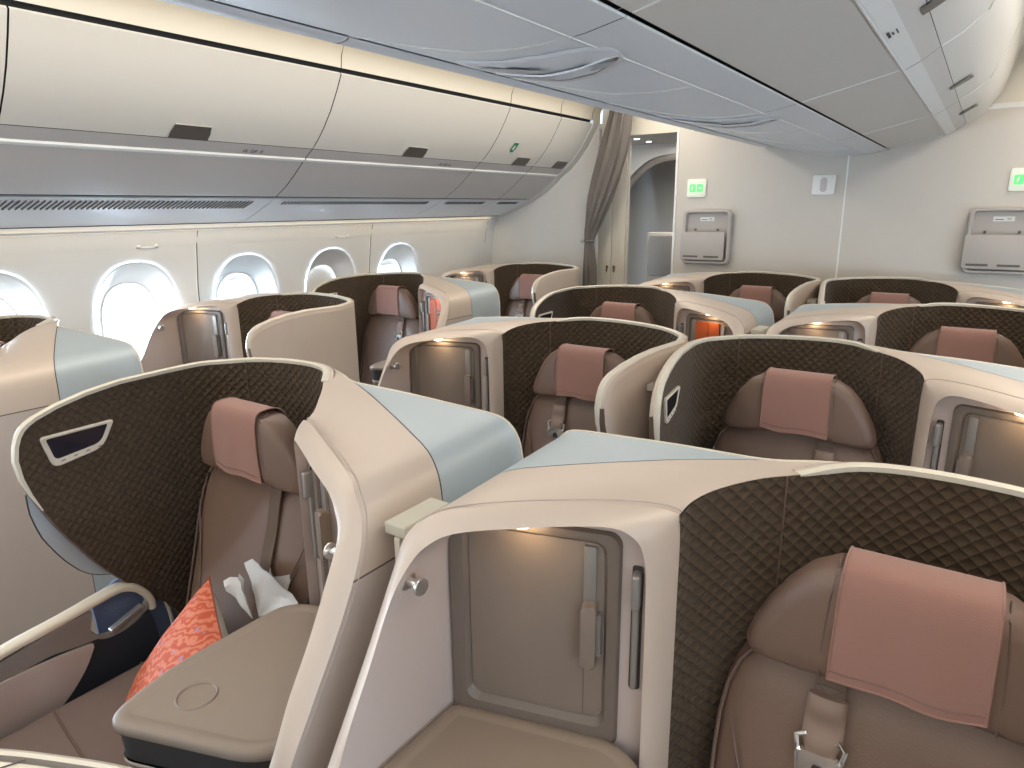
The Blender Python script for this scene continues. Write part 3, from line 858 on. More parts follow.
# ivory ledge at the lower left corner, front of the frame
mb = MB()
outer = []
LC = Vector((-.42, -.12)); 
lp = round_poly([(-.75, -.30), (.02, -.30), (.10, .22), (.04, .375), (-.11, .332), (-.30, .245), (-.55, .07), (-.75, -.15)], [.02, .1, .15, .10, .3, .3, .3, .02], 8)
def ins(P_, d_):
    out = []; m_ = len(P_); c_ = Vector((-.4, 0))
    for i in range(m_):
        a = Vector(P_[i-1]); b_ = Vector(P_[(i+1) % m_]); t = (b_-a); t = Vector((t.y, -t.x)).normalized(); q = Vector(P_[i])
        if (c_-q).dot(t) < 0: t = -t
        out.append(q+t*d_)
    return out
rings = []
for d_, z in ((.05, .02), (.03, .90), (.004, .935), (0, .945), (.002, .952), (.008, .955), (.013, .952)):
    rings.append([Vector((q.x, q.y, z)) for q in ins(lp, d_)])
mb.grid(rings, 'rim', cv=True)
mb.grid([[Vector((q.x, q.y, .952)) for q in ins(lp, .013)], [Vector((q.x, q.y, .946)) for q in ins(lp, .016)], [Vector((q.x, q.y, .946)) for q in ins(lp, .020)]], 'armgrey', cv=True)
mb.grid([[Vector((q.x, q.y, .946)) for q in ins(lp, .020)], [Vector((q.x, q.y, .951)) for q in ins(lp, .023)], [Vector((q.x, q.y, .953)) for q in ins(lp, .04)]], 'ivory_table', cv=True)
V = [Vector((q.x, q.y, .953)) for q in ins(lp, .04)]; mb.add(V, [tuple(range(len(V)))], 'ivory_table')
mb.tube([Vector((-.235, .255, .9525)), Vector((-.26, .20, .954)), Vector((-.32, .13, .954))], .0012, 'seam', 5)
o = link('ledge', mb.mesh('ledge', 50)); o.location.z = .008; tag(o, 'rounded ivory ledge with a raised rim at the lower left corner of the photo', 'ledge')

# ------------------------------------------------------------------ the cabin
XW = 2.77; YB = 4.82; YF = -2.2
def wallx(z): return interp([(0, 2.72), (.3, 2.77), (.7, 2.785), (1.0, 2.785), (1.3, 2.765), (1.55, 2.725), (1.7, 2.66), (2.3, 2.2)], z)
WIN0, WP = 1.765, .635
NW = [-1*i for i in range(6, 0, -1)]+[0, 1, 2, 3]
WZ = 1.13
def ell(cy, cz, a, b, n, e=2.4):
    out = []
    for i in range(n):
        t = 2*PI*i/n+PI/4; c, s = math.cos(t), math.sin(t)
        out.append((cy+a*math.copysign(abs(c)**(2/e), c), cz+b*math.copysign(abs(s)**(2/e), s)))
    return out
def sidewall(sg, name):
    mb = MB(); N_ = 64
    for k in NW:
        cy = WIN0+WP*k; y0, y1 = cy-WP/2, cy+WP/2; z0, z1 = .70, 1.52
        if k == 3: y1 = YB
        E = ell(cy, WZ, .218, .325, N_)
        Rct = []
        for (y, z) in E:
            dy, dz = y-cy, z-WZ
            s1 = ((y1-cy) if dy > 0 else (cy-y0))/max(1e-6, abs(dy)); s2 = ((z1-WZ) if dz > 0 else (WZ-z0))/max(1e-6, abs(dz)); s = min(s1, s2)
            Rct.append((cy+dy*s, WZ+dz*s))
        # snap the corners
        for cyy, czz in ((y0, z0), (y0, z1), (y1, z0), (y1, z1)):
            j = min(range(N_), key=lambda q: (Rct[q][0]-cyy)**2+(Rct[q][1]-czz)**2); Rct[j] = (cyy, czz)
        rows = []
        for f in (0, .2, .4, .6, .8, .94, 1):
            row = []
            for (a, b_), (c, d) in zip(E, Rct):
                y = a+(c-a)*f; z = b_+(d-b_)*f; row.append(Vector((sg*(wallx(z)+(.006 if f == 0 else 0)), y, z)))
            rows.append(row)
        mb.grid(rows, 'wall', cv=True)
    zl = [.0, .1, .2, .3, .4, .5, .6, .7]; yl = [YF, WIN0+WP*NW[0]-WP/2, YB]
    mb.grid([[Vector((sg*wallx(z), y, z)) for z in zl] for y in (yl[1], YB)], 'wall')
    mb.grid([[Vector((sg*wallx(z), y, z)) for z in (1.52, 1.6, 1.7, 1.8, 2.0, 2.3)] for y in (yl[1], YB)], 'wall')
    o = struct(name, mb.mesh(name, 35)); return o
def window(sg, k, name, shade=None):
    cy = WIN0+WP*k; N_ = 64
    mb = MB(); rows = []
    for a, b_, dx in ((.218, .325, .006), (.212, .318, .004), (.205, .308, -.012), (.175, .262, -.065), (.152, .228, -.095), (.146, .220, -.102), (.140, .214, -.098)):
        rows.append([Vector((sg*(wallx(z)-dx), y, z)) for y, z in ell(cy, WZ, a, b_, N_)])
    mb.grid(rows, 'wall', cv=True)
    fr = struct(name, mb.mesh(name, 50))
    mb = MB(); V = [Vector((sg*(wallx(1.1)+.115), y, z)) for y, z in ell(cy, WZ, .16, .235, N_)]; mb.add(V, [tuple(range(N_))], 'pane')
    struct('window_pane', mb.mesh('window_pane'), fr)
    if shade:
        mb = MB(); zlo = WZ+.225-shade*.45
        pts = [(y, max(z, zlo)) for y, z in ell(cy, WZ, .155, .23, N_)]
        mb.add([Vector((sg*(wallx(1.1)+.107), y, z)) for y, z in pts], [tuple(range(N_))], 'shade'); 
        struct('window_shade', mb.mesh('window_shade'), fr)
sidewall(-1, 'wall_left'); sidewall(1, 'wall_right')
wn = 1
for sg in (-1, 1):
    for k in NW:
        window(sg, k, 'window_%d' % wn, .97 if (sg == -1 and k == 2) else (.12 if k != 0 else None)); wn += 1
# panel seams on sidewalls
for sg in (-1, 1):
    for i, y in enumerate((-1.72, -.45, .82, 2.09, 3.37, 4.70)):
        mb = MB(); mb.tube([Vector((sg*(wallx(z)-.001), y, z)) for z in [.3+.05*q for q in range(27)]], .0035, 'white', 6)
        mb.tube([Vector((sg*(wallx(z)-.001), y+.007, z)) for z in [.3+.05*q for q in range(27)]], .0028, 'seam', 6)
        o = struct('trim_%d' % (i+1+(6 if sg > 0 else 0)), mb.mesh('trim'))

def box_struct(name, lo, hi, k, bev=0):
    mb = MB(); mb.box(lo, hi, k, bev); return struct(name, mb.mesh(name))
box_struct('floor', (-2.9, YF, -.05), (2.9, 8.0, 0), 'carpet')
box_struct('wall_front', (-2.95, YF-.05, 0), (2.95, YF, 2.75), 'bulk')
# ceiling: shallow vault over aisles, cove to the bins
mb = MB()
cp = [(-1.735, 2.318), (-1.728, 2.37), (-1.70, 2.425), (-1.62, 2.475), (-1.40, 2.51), (-.9, 2.54), (-.75, 2.62), (0, 2.70)]
cp = cp+[(-x, z) for x, z in cp[::-1][1:]]
mb.grid([[Vector((x, y, z)) for x, z in cp] for y in (YF, YB)], 'ceil')
struct('ceiling', mb.mesh('ceiling', 50))
mb = MB()
for y in (-.3, 1.0, 2.3, 3.65, 4.25, 4.70):
    for sg in (-1, 1): mb.tube([Vector((sg*x, y, z-.001)) for x, z in cp[:5][::1]] if sg == 1 else [Vector((x, y, z-.001)) for x, z in cp[:5]], .0022, 'seam', 6) if sg == -1 else mb.tube([Vector((-x, y, z-.001)) for x, z in cp[:5]], .0022, 'seam', 6)
struct('trim_13', mb.mesh('trim'))

# rear bulkheads
def bulkhead(name, x0, x1, z1):
    mb = MB(); mb.box((x0, YB, 0), (x1, YB+.03, z1), 'bulk', .004); return struct(name, mb.mesh(name))
bulkhead('wall_back', -1.111, 1.111, 2.225)
box_struct('trim_14', (-.005, YB-.003, .0), (.005, YB, 2.1), 'white')
box_struct('trim_15', (-1.119, YB-.006, 0), (-1.103, YB+.034, 2.225), 'white')
box_struct('trim_19', (-1.73, YB+.035, 2.207), (1.73, YB+.06, 2.75), 'ceil')
bulkhead('wall_back_left', -2.95, -1.74, 2.6).data.materials[0] = M['wall']
bulkhead('wall_back_right', 1.111, 2.95, 2.6)
box_struct('trim_16', (-1.02, YB-.002, 2.20), (1.11, YB+.02, 2.228), 'white')
# closet beside the passage and the vestibule beyond
mb = MB(); mb.box((-2.05, 4.965, 0), (-1.548, 4.995, 2.215), 'closet', .004); struct('wall_closet', mb.mesh('wall_closet')).name = 'wall_passage'
closet = empty('closet_door_pair', (-1.70, 4.95, 0))
for i, (x0, x1) in enumerate(((-1.80, -1.672), (-1.668, -1.555))):
    mb = MB(); mb.box((x0, 4.94, .002), (x1, 4.962, 2.08), 'closet', .004)
    o = link('closet_door', mb.mesh('closet_door'), closet); o.matrix_parent_inverse = Matrix.Translation((1.70, -4.95, 0))
    hx = -1.700 if i == 0 else -1.640
    mb = MB(); mb.tube([(hx, 4.94, 1.235), (hx, 4.925, 1.235)], .008, 'latch', 10); mb.box((hx-.006, 4.92, 1.20), (hx+.006, 4.93, 1.25), 'latch', .003)
    h = link('door_handle', mb.mesh('door_handle'), o)
tag(closet, 'narrow cream closet doors with two small dark latches behind the gathered curtain', 'closet doors')
mb = MB()
mb.grid([[Vector((x, y, z)) for z in (0, 2.4)] for x, y in ((-2.9, 5.4), (-2.6, 7.2), (2.6, 7.2), (2.9, 5.4))], 'vest')
struct('wall_vestibule', mb.mesh('wall_vestibule')).name = 'wall_rear'
# arched door lining seen through the passage
mb = MB()
arc = [Vector((-2.50, 6.3, 1.45)), Vector((-2.36, 6.3, 1.66)), Vector((-2.22, 6.32, 1.86)), Vector((-2.08, 6.35, 2.02)), Vector((-1.96, 6.4, 2.11)), Vector((-1.80, 6.45, 2.15)), Vector((-1.5, 6.5, 2.16))]
ac = catmull(arc, 5)
mb.tube(ac, .035, 'vest_dark', 8); struct('trim_17', mb.mesh('trim'))
mb = MB(); mb.grid([[p+Vector((-.02, -.02, .03)) for p in ac], [Vector((p.x-.25, 6.25, 2.42)) for p in ac]], 'wall'); struct('trim_18', mb.mesh('trim'))
mb = MB(); mb.box((-2.9, YB+.06, 2.27), (2.9, 7.3, 2.31), 'bulk'); struct('ceiling_vestibule', mb.mesh('ceiling_v')).name = 'ceiling_rear'
for i, (x, y) in enumerate(((-1.82, 5.68), (-1.84, 5.98))):
    mb = MB(); mb.tube([(x, y, 2.27), (x, y, 2.262)], .030, 'white', 20); o = link('downlight', mb.mesh('downlight'))
    mb = MB(); mb.tube([(x, y, 2.2625), (x, y, 2.259)], .023, 'downlight', 20); link('lamp_lens', mb.mesh('lamp_lens'), o)
    tag(o, ('nearer left' if i == 0 else 'farther right')+' one of the two round ceiling lamps seen through the passage', 'ceiling lamp', 'round lamps beyond the passage')
# crew seat beyond the passage
cs = empty('crew_seat', (-1.80, 6.3, 0))
mb = MB(); mb.box((-.14, -.06, .85), (.22, .05, 1.46), 'bulk', .02); link('seat_back', mb.mesh('seat_back'), cs)
mb = MB(); mb.box((-.10, -.09, 1.05), (.20, -.05, 1.43), 'grey_metal', .015); link('back_pad', mb.mesh('back_pad'), cs)
mb = MB(); mb.box((-.16, -.10, .02), (.22, .06, .93), 'bulk', .015); link('seat_stand', mb.mesh('seat_stand'), cs)
tag(cs, 'grey folded crew seat seen through the passage right of the curtain', 'crew seat')

# signs and pockets on the bulkhead
def sign(xc, zc, kind, label, cat, grp=None):
    mb = MB(); AX = ((xc, YB-.001, zc), (1, 0, 0), (0, 0, 1), (0, -1, 0))
    mb.prism(rrect(-.068, -.062, .068, .062, .014, 4), 0, .012, 'signwhite' if kind == 'exit' else 'white', .004, axes=AX)
    o = link('wall_sign', mb.mesh('sign_plate')); mb = MB()
    if kind == 'exit':
        mb.prism(rrect(-.048, -.026, .048, .026, .008, 3), .0125, .0135, 'green', 0, axes=AX)
        # pale running figure and arrow shapes inside the green field
        mb.prism([(-.004, -.024), (.004, -.024), (.004, .024), (-.004, .024)], .0136, .0142, 'signwhite', 0, axes=AX)
        mb.prism(round_poly([(-.034, -.02), (-.026, -.006), (-.022, .012), (-.026, .018), (-.032, .010), (-.036, -.004)], .003), .0136, .0142, 'signwhite', 0, axes=AX)
        mb.prism([(.014, -.004), (.028, -.004), (.028, -.012), (.040, .0), (.028, .012), (.028, .004), (.014, .004)], .0136, .0142, 'signwhite', 0, axes=AX)
        link('sign_symbol', mb.mesh('sign_symbol'), o)
    else:
        mb.prism(rrect(-.020, -.045, .020, .045, .0195, 6), .0125, .0138, 'binrail', 0, axes=AX)
        mb.prism(rrect(-.009, .008, .009, .030, .008, 5), .0139, .0144, 'label_dark' if False else 'bulk', 0, axes=AX)
        mb.prism(rrect(-.010, -.030, .010, .004, .008, 5), .0139, .0144, 'bulk', 0, axes=AX)
        link('sign_symbol', mb.mesh('sign_symbol'), o)
    tag(o, label, cat, grp)
sign(-.957, 1.820, 'exit', 'small lit green exit sign above the left document pocket', 'sign', 'lit green signs')
sign(.90, 1.820, 'exit', 'small lit green exit sign at the right edge above the right document pocket', 'sign', 'lit green signs')
sign(-.128, 1.820, 'lav', 'unlit white sign with a grey oval, left of the white wall seam', 'sign')
def pocket(x0, label):
    root = empty('document_pocket', (x0+.17, YB, 1.30)); w, h = .34, .37
    AX = ((-w/2, -.001, 0), (1, 0, 0), (0, 0, 1), (0, -1, 0))
    mb = MB(); o1 = rrect(0, 0, w, h, .03, 5); i1 = rrect(.028, .025, w-.028, h-.022, .02, 5)
    def P(a, b_, d): return Vector((-w/2+a, -.001-d, b_))
    mb.grid([[P(a, b_, 0) for a, b_ in o1], [P(a, b_, .035) for a, b_ in o1], [P(a, b_, .042) for a, b_ in rrect(.006, .006, w-.006, h-.006, .026, 5)], [P(a, b_, .042) for a, b_ in rrect(.02, .018, w-.02, h-.015, .022, 5)], [P(a, b_, .01) for a, b_ in i1]], 'pocket', cv=True)
    mb.add([P(a, b_, .01) for a, b_ in i1], [tuple(range(len(i1)))], 'pocket')
    link('pocket_frame', mb.mesh('pocket_frame', 35), root)
    mb = MB(); mb.prism(round_poly([(-.004, .03), (w-.035, .03), (w-.035, .222), (-.004, .222)], .012), .042, .055, 'pocket', .004, axes=AX)
    for a in (.016, .165): mb.prism(rrect(a, .045, a+.108, .058, .005, 3), .0552, .056, 'latch', 0, axes=AX)
    link('pocket_flap', mb.mesh('pocket_flap'), root)
    mb = MB(); mb.prism(rrect(.115, .295, .215, .322, .003, 2), .0105, .012, 'exit_white', 0, axes=AX)
    mb.prism([(.125, .303), (.165, .303), (.165, .307), (.125, .307)], .0121, .0125, 'label_dark', 0, axes=AX); mb.prism([(.18, .302), (.20, .302), (.20, .315), (.18, .315)], .0121, .0125, 'binrail', 0, axes=AX)
    link('paper_label', mb.mesh('paper_label'), root)
    for a in (.085, .245):
        mb = MB(); mb.tube([P(a, .236, .010), P(a, .236, .022)], .008, 'latch', 10); link('stud', mb.mesh('stud'), root)
    tag(root, label, 'document pocket', 'document pockets on the bulkhead')
pocket(-1.03, 'beige wall pocket with a hinged flap under the left green sign')
pocket(.672, 'beige wall pocket with a hinged flap cut off by the right edge of the photo')

# curtain gathered beside the passage
mb = MB(); rows = []
prof = [(2.46, -1.485, .068), (2.34, -1.495, .072), (2.2, -1.525, .088), (2.05, -1.560, .098), (1.9, -1.605, .096), (1.75, -1.652, .086), (1.62, -1.690, .062), (1.52, -1.722, .045), (1.45, -1.735, .030), (1.38, -1.73, .036), (1.25, -1.722, .045), (1.0, -1.715, .052), (.6, -1.71, .06), (.08, -1.71, .065)]
for i in range(60):
    z = 2.46-(2.38)*i/59
    cx = -interp([(-a, -b_) for a, b_, c in prof], -z); hw = interp([(-a, c) for a, b_, c in prof], -z); r_ = []
    for j in range(96):
        a = 2*PI*j/96; f = 1+.20*math.sin(9*a+1.2*math.sin(z*2.2))+.08*math.sin(17*a+z*3)
        r_.append(Vector((cx+hw*f*math.cos(a), 4.69+min(hw, .07)*.85*f*math.sin(a), z)))
    rows.append(r_)
mb.grid(rows, 'curtain', cv=True)
cur = link('curtain', mb.mesh('curtain', 60)); tag(cur, 'grey taupe curtain gathered and tied at the side of the passage', 'curtain')
mb = MB(); mb.tube([Vector((-1.735+.036*math.cos(a), 4.69+.030*math.sin(a), 1.45)) for a in [2*PI*q/24 for q in range(25)]], .008, 'curtain', 8, up=(0, 0, 1)); mb.tube([(-1.77, 4.675, 1.45), (-1.80, 4.67, 1.445)], .010, 'chrome', 10)
link('curtain_tie', mb.mesh('curtain_tie'), cur)

# ------------------------------------------------------------------ overhead bins, outboard
DOORP = [(1.738, 2.292), (1.775, 2.225), (1.825, 2.145), (1.88, 2.075), (1.93, 2.022), (1.972, 1.985)]
RAILP = [(1.975, 1.983), (1.998, 1.967), (2.02, 1.952), (2.036, 1.941)]
LOWP = [(2.040, 1.938), (2.12, 1.873), (2.20, 1.815), (2.285, 1.768)]
VENTP = [(2.305, 1.758), (2.36, 1.731), (2.45, 1.694), (2.53, 1.664), (2.60, 1.640)]
EDGEP = [(2.605, 1.638), (2.68, 1.617), (2.725, 1.607)]
def strip(mb, prof, sg, y0, y1, k, off=0, thick=0):
    mb.grid([[Vector((sg*x, y, z+off)) for x, z in prof] for y in (y0, y1)], k)
BINLAB = ['nearest overhead locker above the left windows, running out of the top left corner', 'long overhead locker above the left windows, ending at the first curved joint', 'second overhead locker after the first curved joint, above the windows', 'short overhead locker with a small green placard on its door', 'farthest short overhead locker beside the curtain']
edges = [-.3, 1.0, 2.3, 3.65, 4.27, 4.72]
latch_off = {0: .65, 1: .66, 2: .70, 3: .42, 4: .32}
def bin_unit(sg, i, label, grp):
    y0, y1 = edges[i]+.003, edges[i+1]-.003; ym = (y0+y1)/2
    root = empty('overhead_bin', (sg*2.0, ym, 1.98)); inv = Matrix.Translation((-sg*2.0, -ym, -1.98))
    def put(name, mb, lab=None, par=None):
        o = link(name, mb.mesh(name, 30), par or root)
        if par is None: o.matrix_parent_inverse = inv
        if lab: o['label'] = lab
        return o
    mb = MB(); strip(mb, [(1.745, 2.30)]+DOORP[0:]+[(1.985, 2.0)], sg, y0, y1, 'bin'); d = put('bin_door', mb)
    mb = MB(); strip(mb, RAILP, sg, y0, y1, 'binrail'); strip(mb, [(2.030, 1.945), (2.031, 1.936), (2.046, 1.928), (2.05, 1.934)], sg, y0, y1, 'white')
    for q in (y0, y1):
        pass
    put('latch_rail', mb)
    mb = MB(); strip(mb, LOWP, sg, y0, y1, 'binrail'); put('bin_bottom', mb)
    # black backing behind joints
    mb = MB(); strip(mb, [(1.745, 2.345), (1.765, 2.30), (1.84, 2.16), (1.95, 2.035), (2.055, 1.955), (2.22, 1.83), (2.30, 1.775), (2.33, 1.765)], sg, y0-.003, y1+.003, 'dark'); put('bin_body', mb)
    mb = MB(); strip(mb, VENTP, sg, y0, y1, 'psu'); strip(mb, EDGEP, sg, y0, y1, 'psu'); mb.tube([(sg*2.602, y0, 1.638), (sg*2.602, y1, 1.638)], .0025, 'seam', 6)
    # vent slats
    n = int((y1-y0-.16)/.022)
    base = 'dark' if i < 3 else 'binrail'
    if i <= 1 or i == 2 or True:
        for k in range(n):
            y = y0+.08+k*.022
            a = Vector((sg*2.325, y+.006, 1.7445)); b_ = Vector((sg*2.395, y-.012, 1.7125))
            if i >= 2: b_ = a.lerp(b_, .45)
            mb.tube([a, b_], .0036 if i <= 1 else .0028, 'latch', 4)
    put('vent_panel', mb)
    # latch
    yl = y0+latch_off[i]; mb = MB()
    P_ = [Vector((sg*x, 0, z)) for x, z in ((1.915, 2.034), (1.945, 2.006), (1.971, 1.985))]
    nrm = Vector((-sg*.72, 0, -.69))
    mb.grid([[p+nrm*.002+Vector((0, yl+s*.085*(1-.1*(k == 0)), 0)) for k, p in enumerate(P_)] for s in (-1, -.8, .8, 1)], 'latch')
    mb.tube([P_[0]+nrm*.003+Vector((0, yl-.078, 0)), P_[0]+nrm*.003+Vector((0, yl+.078, 0))], .0025, 'binrail', 6)
    put('latch', mb, 'dark door latch')
    tag(root, label, 'overhead locker', grp); return root
for i in range(5): bin_unit(-1, i, BINLAB[i], 'overhead lockers above the left windows')
mb = MB()   # closing piece beside the bulkhead
for sg in (-1, 1):
    strip(mb, [(1.735, 2.33)]+DOORP+RAILP+LOWP+VENTP+EDGEP+[(2.8, 1.60)], sg, 4.725, 4.818, 'bin')
struct('trim_20', mb.mesh('trim', 40))
# right side bins (outside the frame) as plain fairing so that the cabin is closed
mb = MB(); strip(mb, [(1.735, 2.33)]+DOORP+RAILP+LOWP+VENTP+EDGEP, 1, YF, 4.725, 'bin'); strip(mb, [(1.735, 2.33)]+DOORP+RAILP+LOWP+VENTP+EDGEP, -1, YF, -.3, 'bin'); struct('trim_21', mb.mesh('trim', 40))

# placards on the bins
def placard(y, x0, z0, x1, z1, w, items, label, name='placard'):
    mb = MB(); nrm = Vector((.70, 0, -.71))
    a = Vector((-x0, y, z0))+nrm*.0025; b_ = Vector((-x1, y, z1))+nrm*.0025
    mb.add([a+Vector((0, -w, 0)), a+Vector((0, w, 0)), b_+Vector((0, w, 0)), b_+Vector((0, -w, 0))], [(0, 1, 2, 3)], items[0][0])
    for k, s0, s1, t0, t1 in items[1:]:
        q = lambda s, t: a.lerp(b_, t)+Vector((0, w*s, 0))+nrm*.001
        mb.add([q(s0, t0), q(s1, t0), q(s1, t1), q(s0, t1)], [(0, 1, 2, 3)], k)
    o = link(name, mb.mesh(name)); tag(o, label, 'placard', 'small placards on the lockers'); return o
def row_text(y, txt, label, sz=.028):
    cu_ = bpy.data.curves.new('row_number', 'FONT'); cu_.body = txt; cu_.size = sz; cu_.extrude = .0004; cu_.align_x = 'CENTER'; cu_.align_y = 'CENTER'
    o = bpy.data.objects.new('row_number', cu_); COL.objects.link(o)
    dg = bpy.context.evaluated_depsgraph_get(); me = bpy.data.meshes.new_from_object(o.evaluated_get(dg)); bpy.data.objects.remove(o)
    me.materials.clear(); me.materials.append(M['label_dark'])
    o = bpy.data.objects.new('row_number', me); COL.objects.link(o)
    ex = Vector((0, 1, 0)); nz = Vector((.62, 0, -.785)).normalized(); ey = nz.cross(ex)
    o.matrix_world = Matrix.Translation(Vector((-2.008, y, 1.959))+nz*.003) @ Matrix((ex, ey, nz)).transposed().to_4x4()
    tag(o, label, 'row number', 'row numbers on the latch rail')
row_text(1.99, '16  DF  K', 'small dark row number on the rail of the long left locker')
row_text(3.33, '17  DF  K', 'faint row number on the rail of the locker after the first curved joint')
placard(3.88, 1.845, 2.115, 1.90, 2.055, .035, [('exit_white',), ('label_green', -.8, .8, .05, .3), ('label_green', -.8, -.3, .3, .8), ('label_green', .3, .8, .3, .7), ('label_green', -.6, .6, .72, .95)], 'small white and green placard on the short left locker')
for i, y in enumerate((1.83, 3.12)):
    mb = MB(); x = wallx(1.532)-.003
    mb.box((-x-.003, y-.055, 1.522), (-x+.003, y+.055, 1.528), 'white', .001); 
    for s in (-1, 1): mb.box((-x-.003, y+s*.045-.010, 1.522), (-x+.003, y+s*.045+.010, 1.540), 'white', .001)
    o = link('seat_placard', mb.mesh('seat_placard')); tag(o, 'small white bracket-shaped marker on the sidewall above the '+('second' if i == 0 else 'third')+' bright window' if i == 0 else 'small white bracket-shaped marker on the sidewall above the closed window shade', 'marker', 'white markers above the windows')

# ------------------------------------------------------------------ centre bins
def cz_(x):
    x = abs(x); return interp([(0, 1.990), (.12, 1.997), (.23, 2.018), (.36, 2.048), (.50, 2.082)], x)
cedge = [-1.4, -.1, 1.17, 2.45, 3.73, YB-.004]
HALF = [(.50, 2.083), (.505, 2.079), (.545, 2.10), (.5885, 2.1322)]
CDOOR = [(.590, 2.133), (.64, 2.165), (.69, 2.212), (.73, 2.29), (.755, 2.38), (.775, 2.46), (.80, 2.56)]
CL = ['centre overhead locker section out of view in front of the camera', 'nearest centre overhead locker section in the top right', 'centre overhead locker section with the lamp recess nearest to the camera', 'centre overhead locker section third from the bulkhead', 'centre overhead locker section next to the bulkhead']
CL = ['centre locker section directly overhead at the top edge of the photo', 'centre locker section above the nearest lamp recess, at the top edge', 'centre locker section holding the larger lamp recess', 'centre locker section between the larger and smaller lamp recesses', 'centre locker section touching the rear bulkhead']
for i in range(5):
    y0, y1 = cedge[i]+.002, cedge[i+1]-.002; ym = (y0+y1)/2
    root = empty('centre_bin', (0, ym, 2.0)); inv = Matrix.Translation((0, -ym, -2.0))
    def put(name, mb, lab=None, ang=30):
        o = link(name, mb.mesh(name, ang), root); o.matrix_parent_inverse = inv
        if lab: o['label'] = lab
        return o
    def cs_(mb, xs, k, dz=0, ya=y0, yb=y1):
        mb.grid([[Vector((x, y, cz_(x)+dz)) for x in xs] for y in (ya, yb)], k)
    # service panels on the left half, split crosswise with fine joints
    js = [y0, y0+(y1-y0)*.5, y1]
    mb = MB()
    for a, b_ in zip(js, js[1:]):
        cs_(mb, [-.470+.057*q for q in range(11)], 'psu', 0, a+.0015, b_-.0015)
    for q in js[1:]: mb.tube([(x_, q, cz_(x_)-.0005) for x_ in [-.470+.057*q2 for q2 in range(11)]], .0022, 'bin', 5)
    put('service_panel', mb)
    mb = MB(); cs_(mb, [.104, .13, .155, .18, .206], 'psu', -.002); mb.tube([(.101, y0, cz_(.1)-.001), (.101, y1, cz_(.1)-.001)], .003, 'white', 6); mb.tube([(.206, y0, cz_(.206)), (.206, y1, cz_(.206))], .003, 'white', 6); put('centre_rail', mb)
    mb = MB(); cs_(mb, [.220, .29, .36, .42, .495], 'bin', 0); mb.tube([(.500, y0, 2.081), (.500, y1, 2.081)], .0045, 'white', 6); mb.tube([(x_, y1, cz_(x_)) for x_ in (.222, .30, .36, .42, .495)], .0025, 'white', 5); put('bottom_panel', mb)
    mb = MB(); cs_(mb, [-.46+.096*q for q in range(11)], 'dark', .014)
    for sg in (-1, 1): mb.grid([[Vector((sg*(x-.01), y, z+.012)) for x, z in HALF+CDOOR] for y in (y0, y1)], 'dark')
    put('bin_body', mb)
    for sg in (-1, 1):
        mb = MB(); mb.grid([[Vector((sg*x, y, z+(.004 if sg < 0 else 0))) for x, z in HALF[1:3]] for y in (y0+.001, y1-.001)], 'white'); mb.grid([[Vector((sg*x, y, z)) for x, z in HALF[2:]] for y in (y0, y1)], 'binrail')
        put('latch_rail', mb)
        mb = MB()
        mb.grid([[Vector((sg*x, y, z)) for x, z in CDOOR] for y in (y0+.001, y1-.001)], 'bin'); mb.tube([(sg*x, y1, z) for x, z in CDOOR], .003, 'white', 5); put('bin_door', mb)
        yl = {0: -.7, 1: .55, 2: 1.95, 3: 3.27, 4: 4.22}[i]
        mb = MB(); mb.grid([[Vector((sg*(x+.003), y, z-.004)) for x, z in ((.575, 2.125), (.592, 2.134), (.618, 2.150), (.645, 2.166))] for y in (yl-.035, yl+.035)], 'latch')
        put('latch', mb, 'brown door latch')
    mb = MB(); mb.tube([(-.4715, y0, cz_(.4715)+.002), (-.4715, y1, cz_(.4715)+.002)], .0028, 'latch', 6)
    mb.grid([[Vector((-x, y, z)) for x, z in ((.4725, 2.072), (.480, 2.067), (.50, 2.064), (.514, 2.064), (.520, 2.070), (.518, 2.092))] for y in (y0, y1)], 'psu')
    put('edge_profile', mb)
    tag(root, CL[i], 'overhead locker', 'centre overhead lockers')
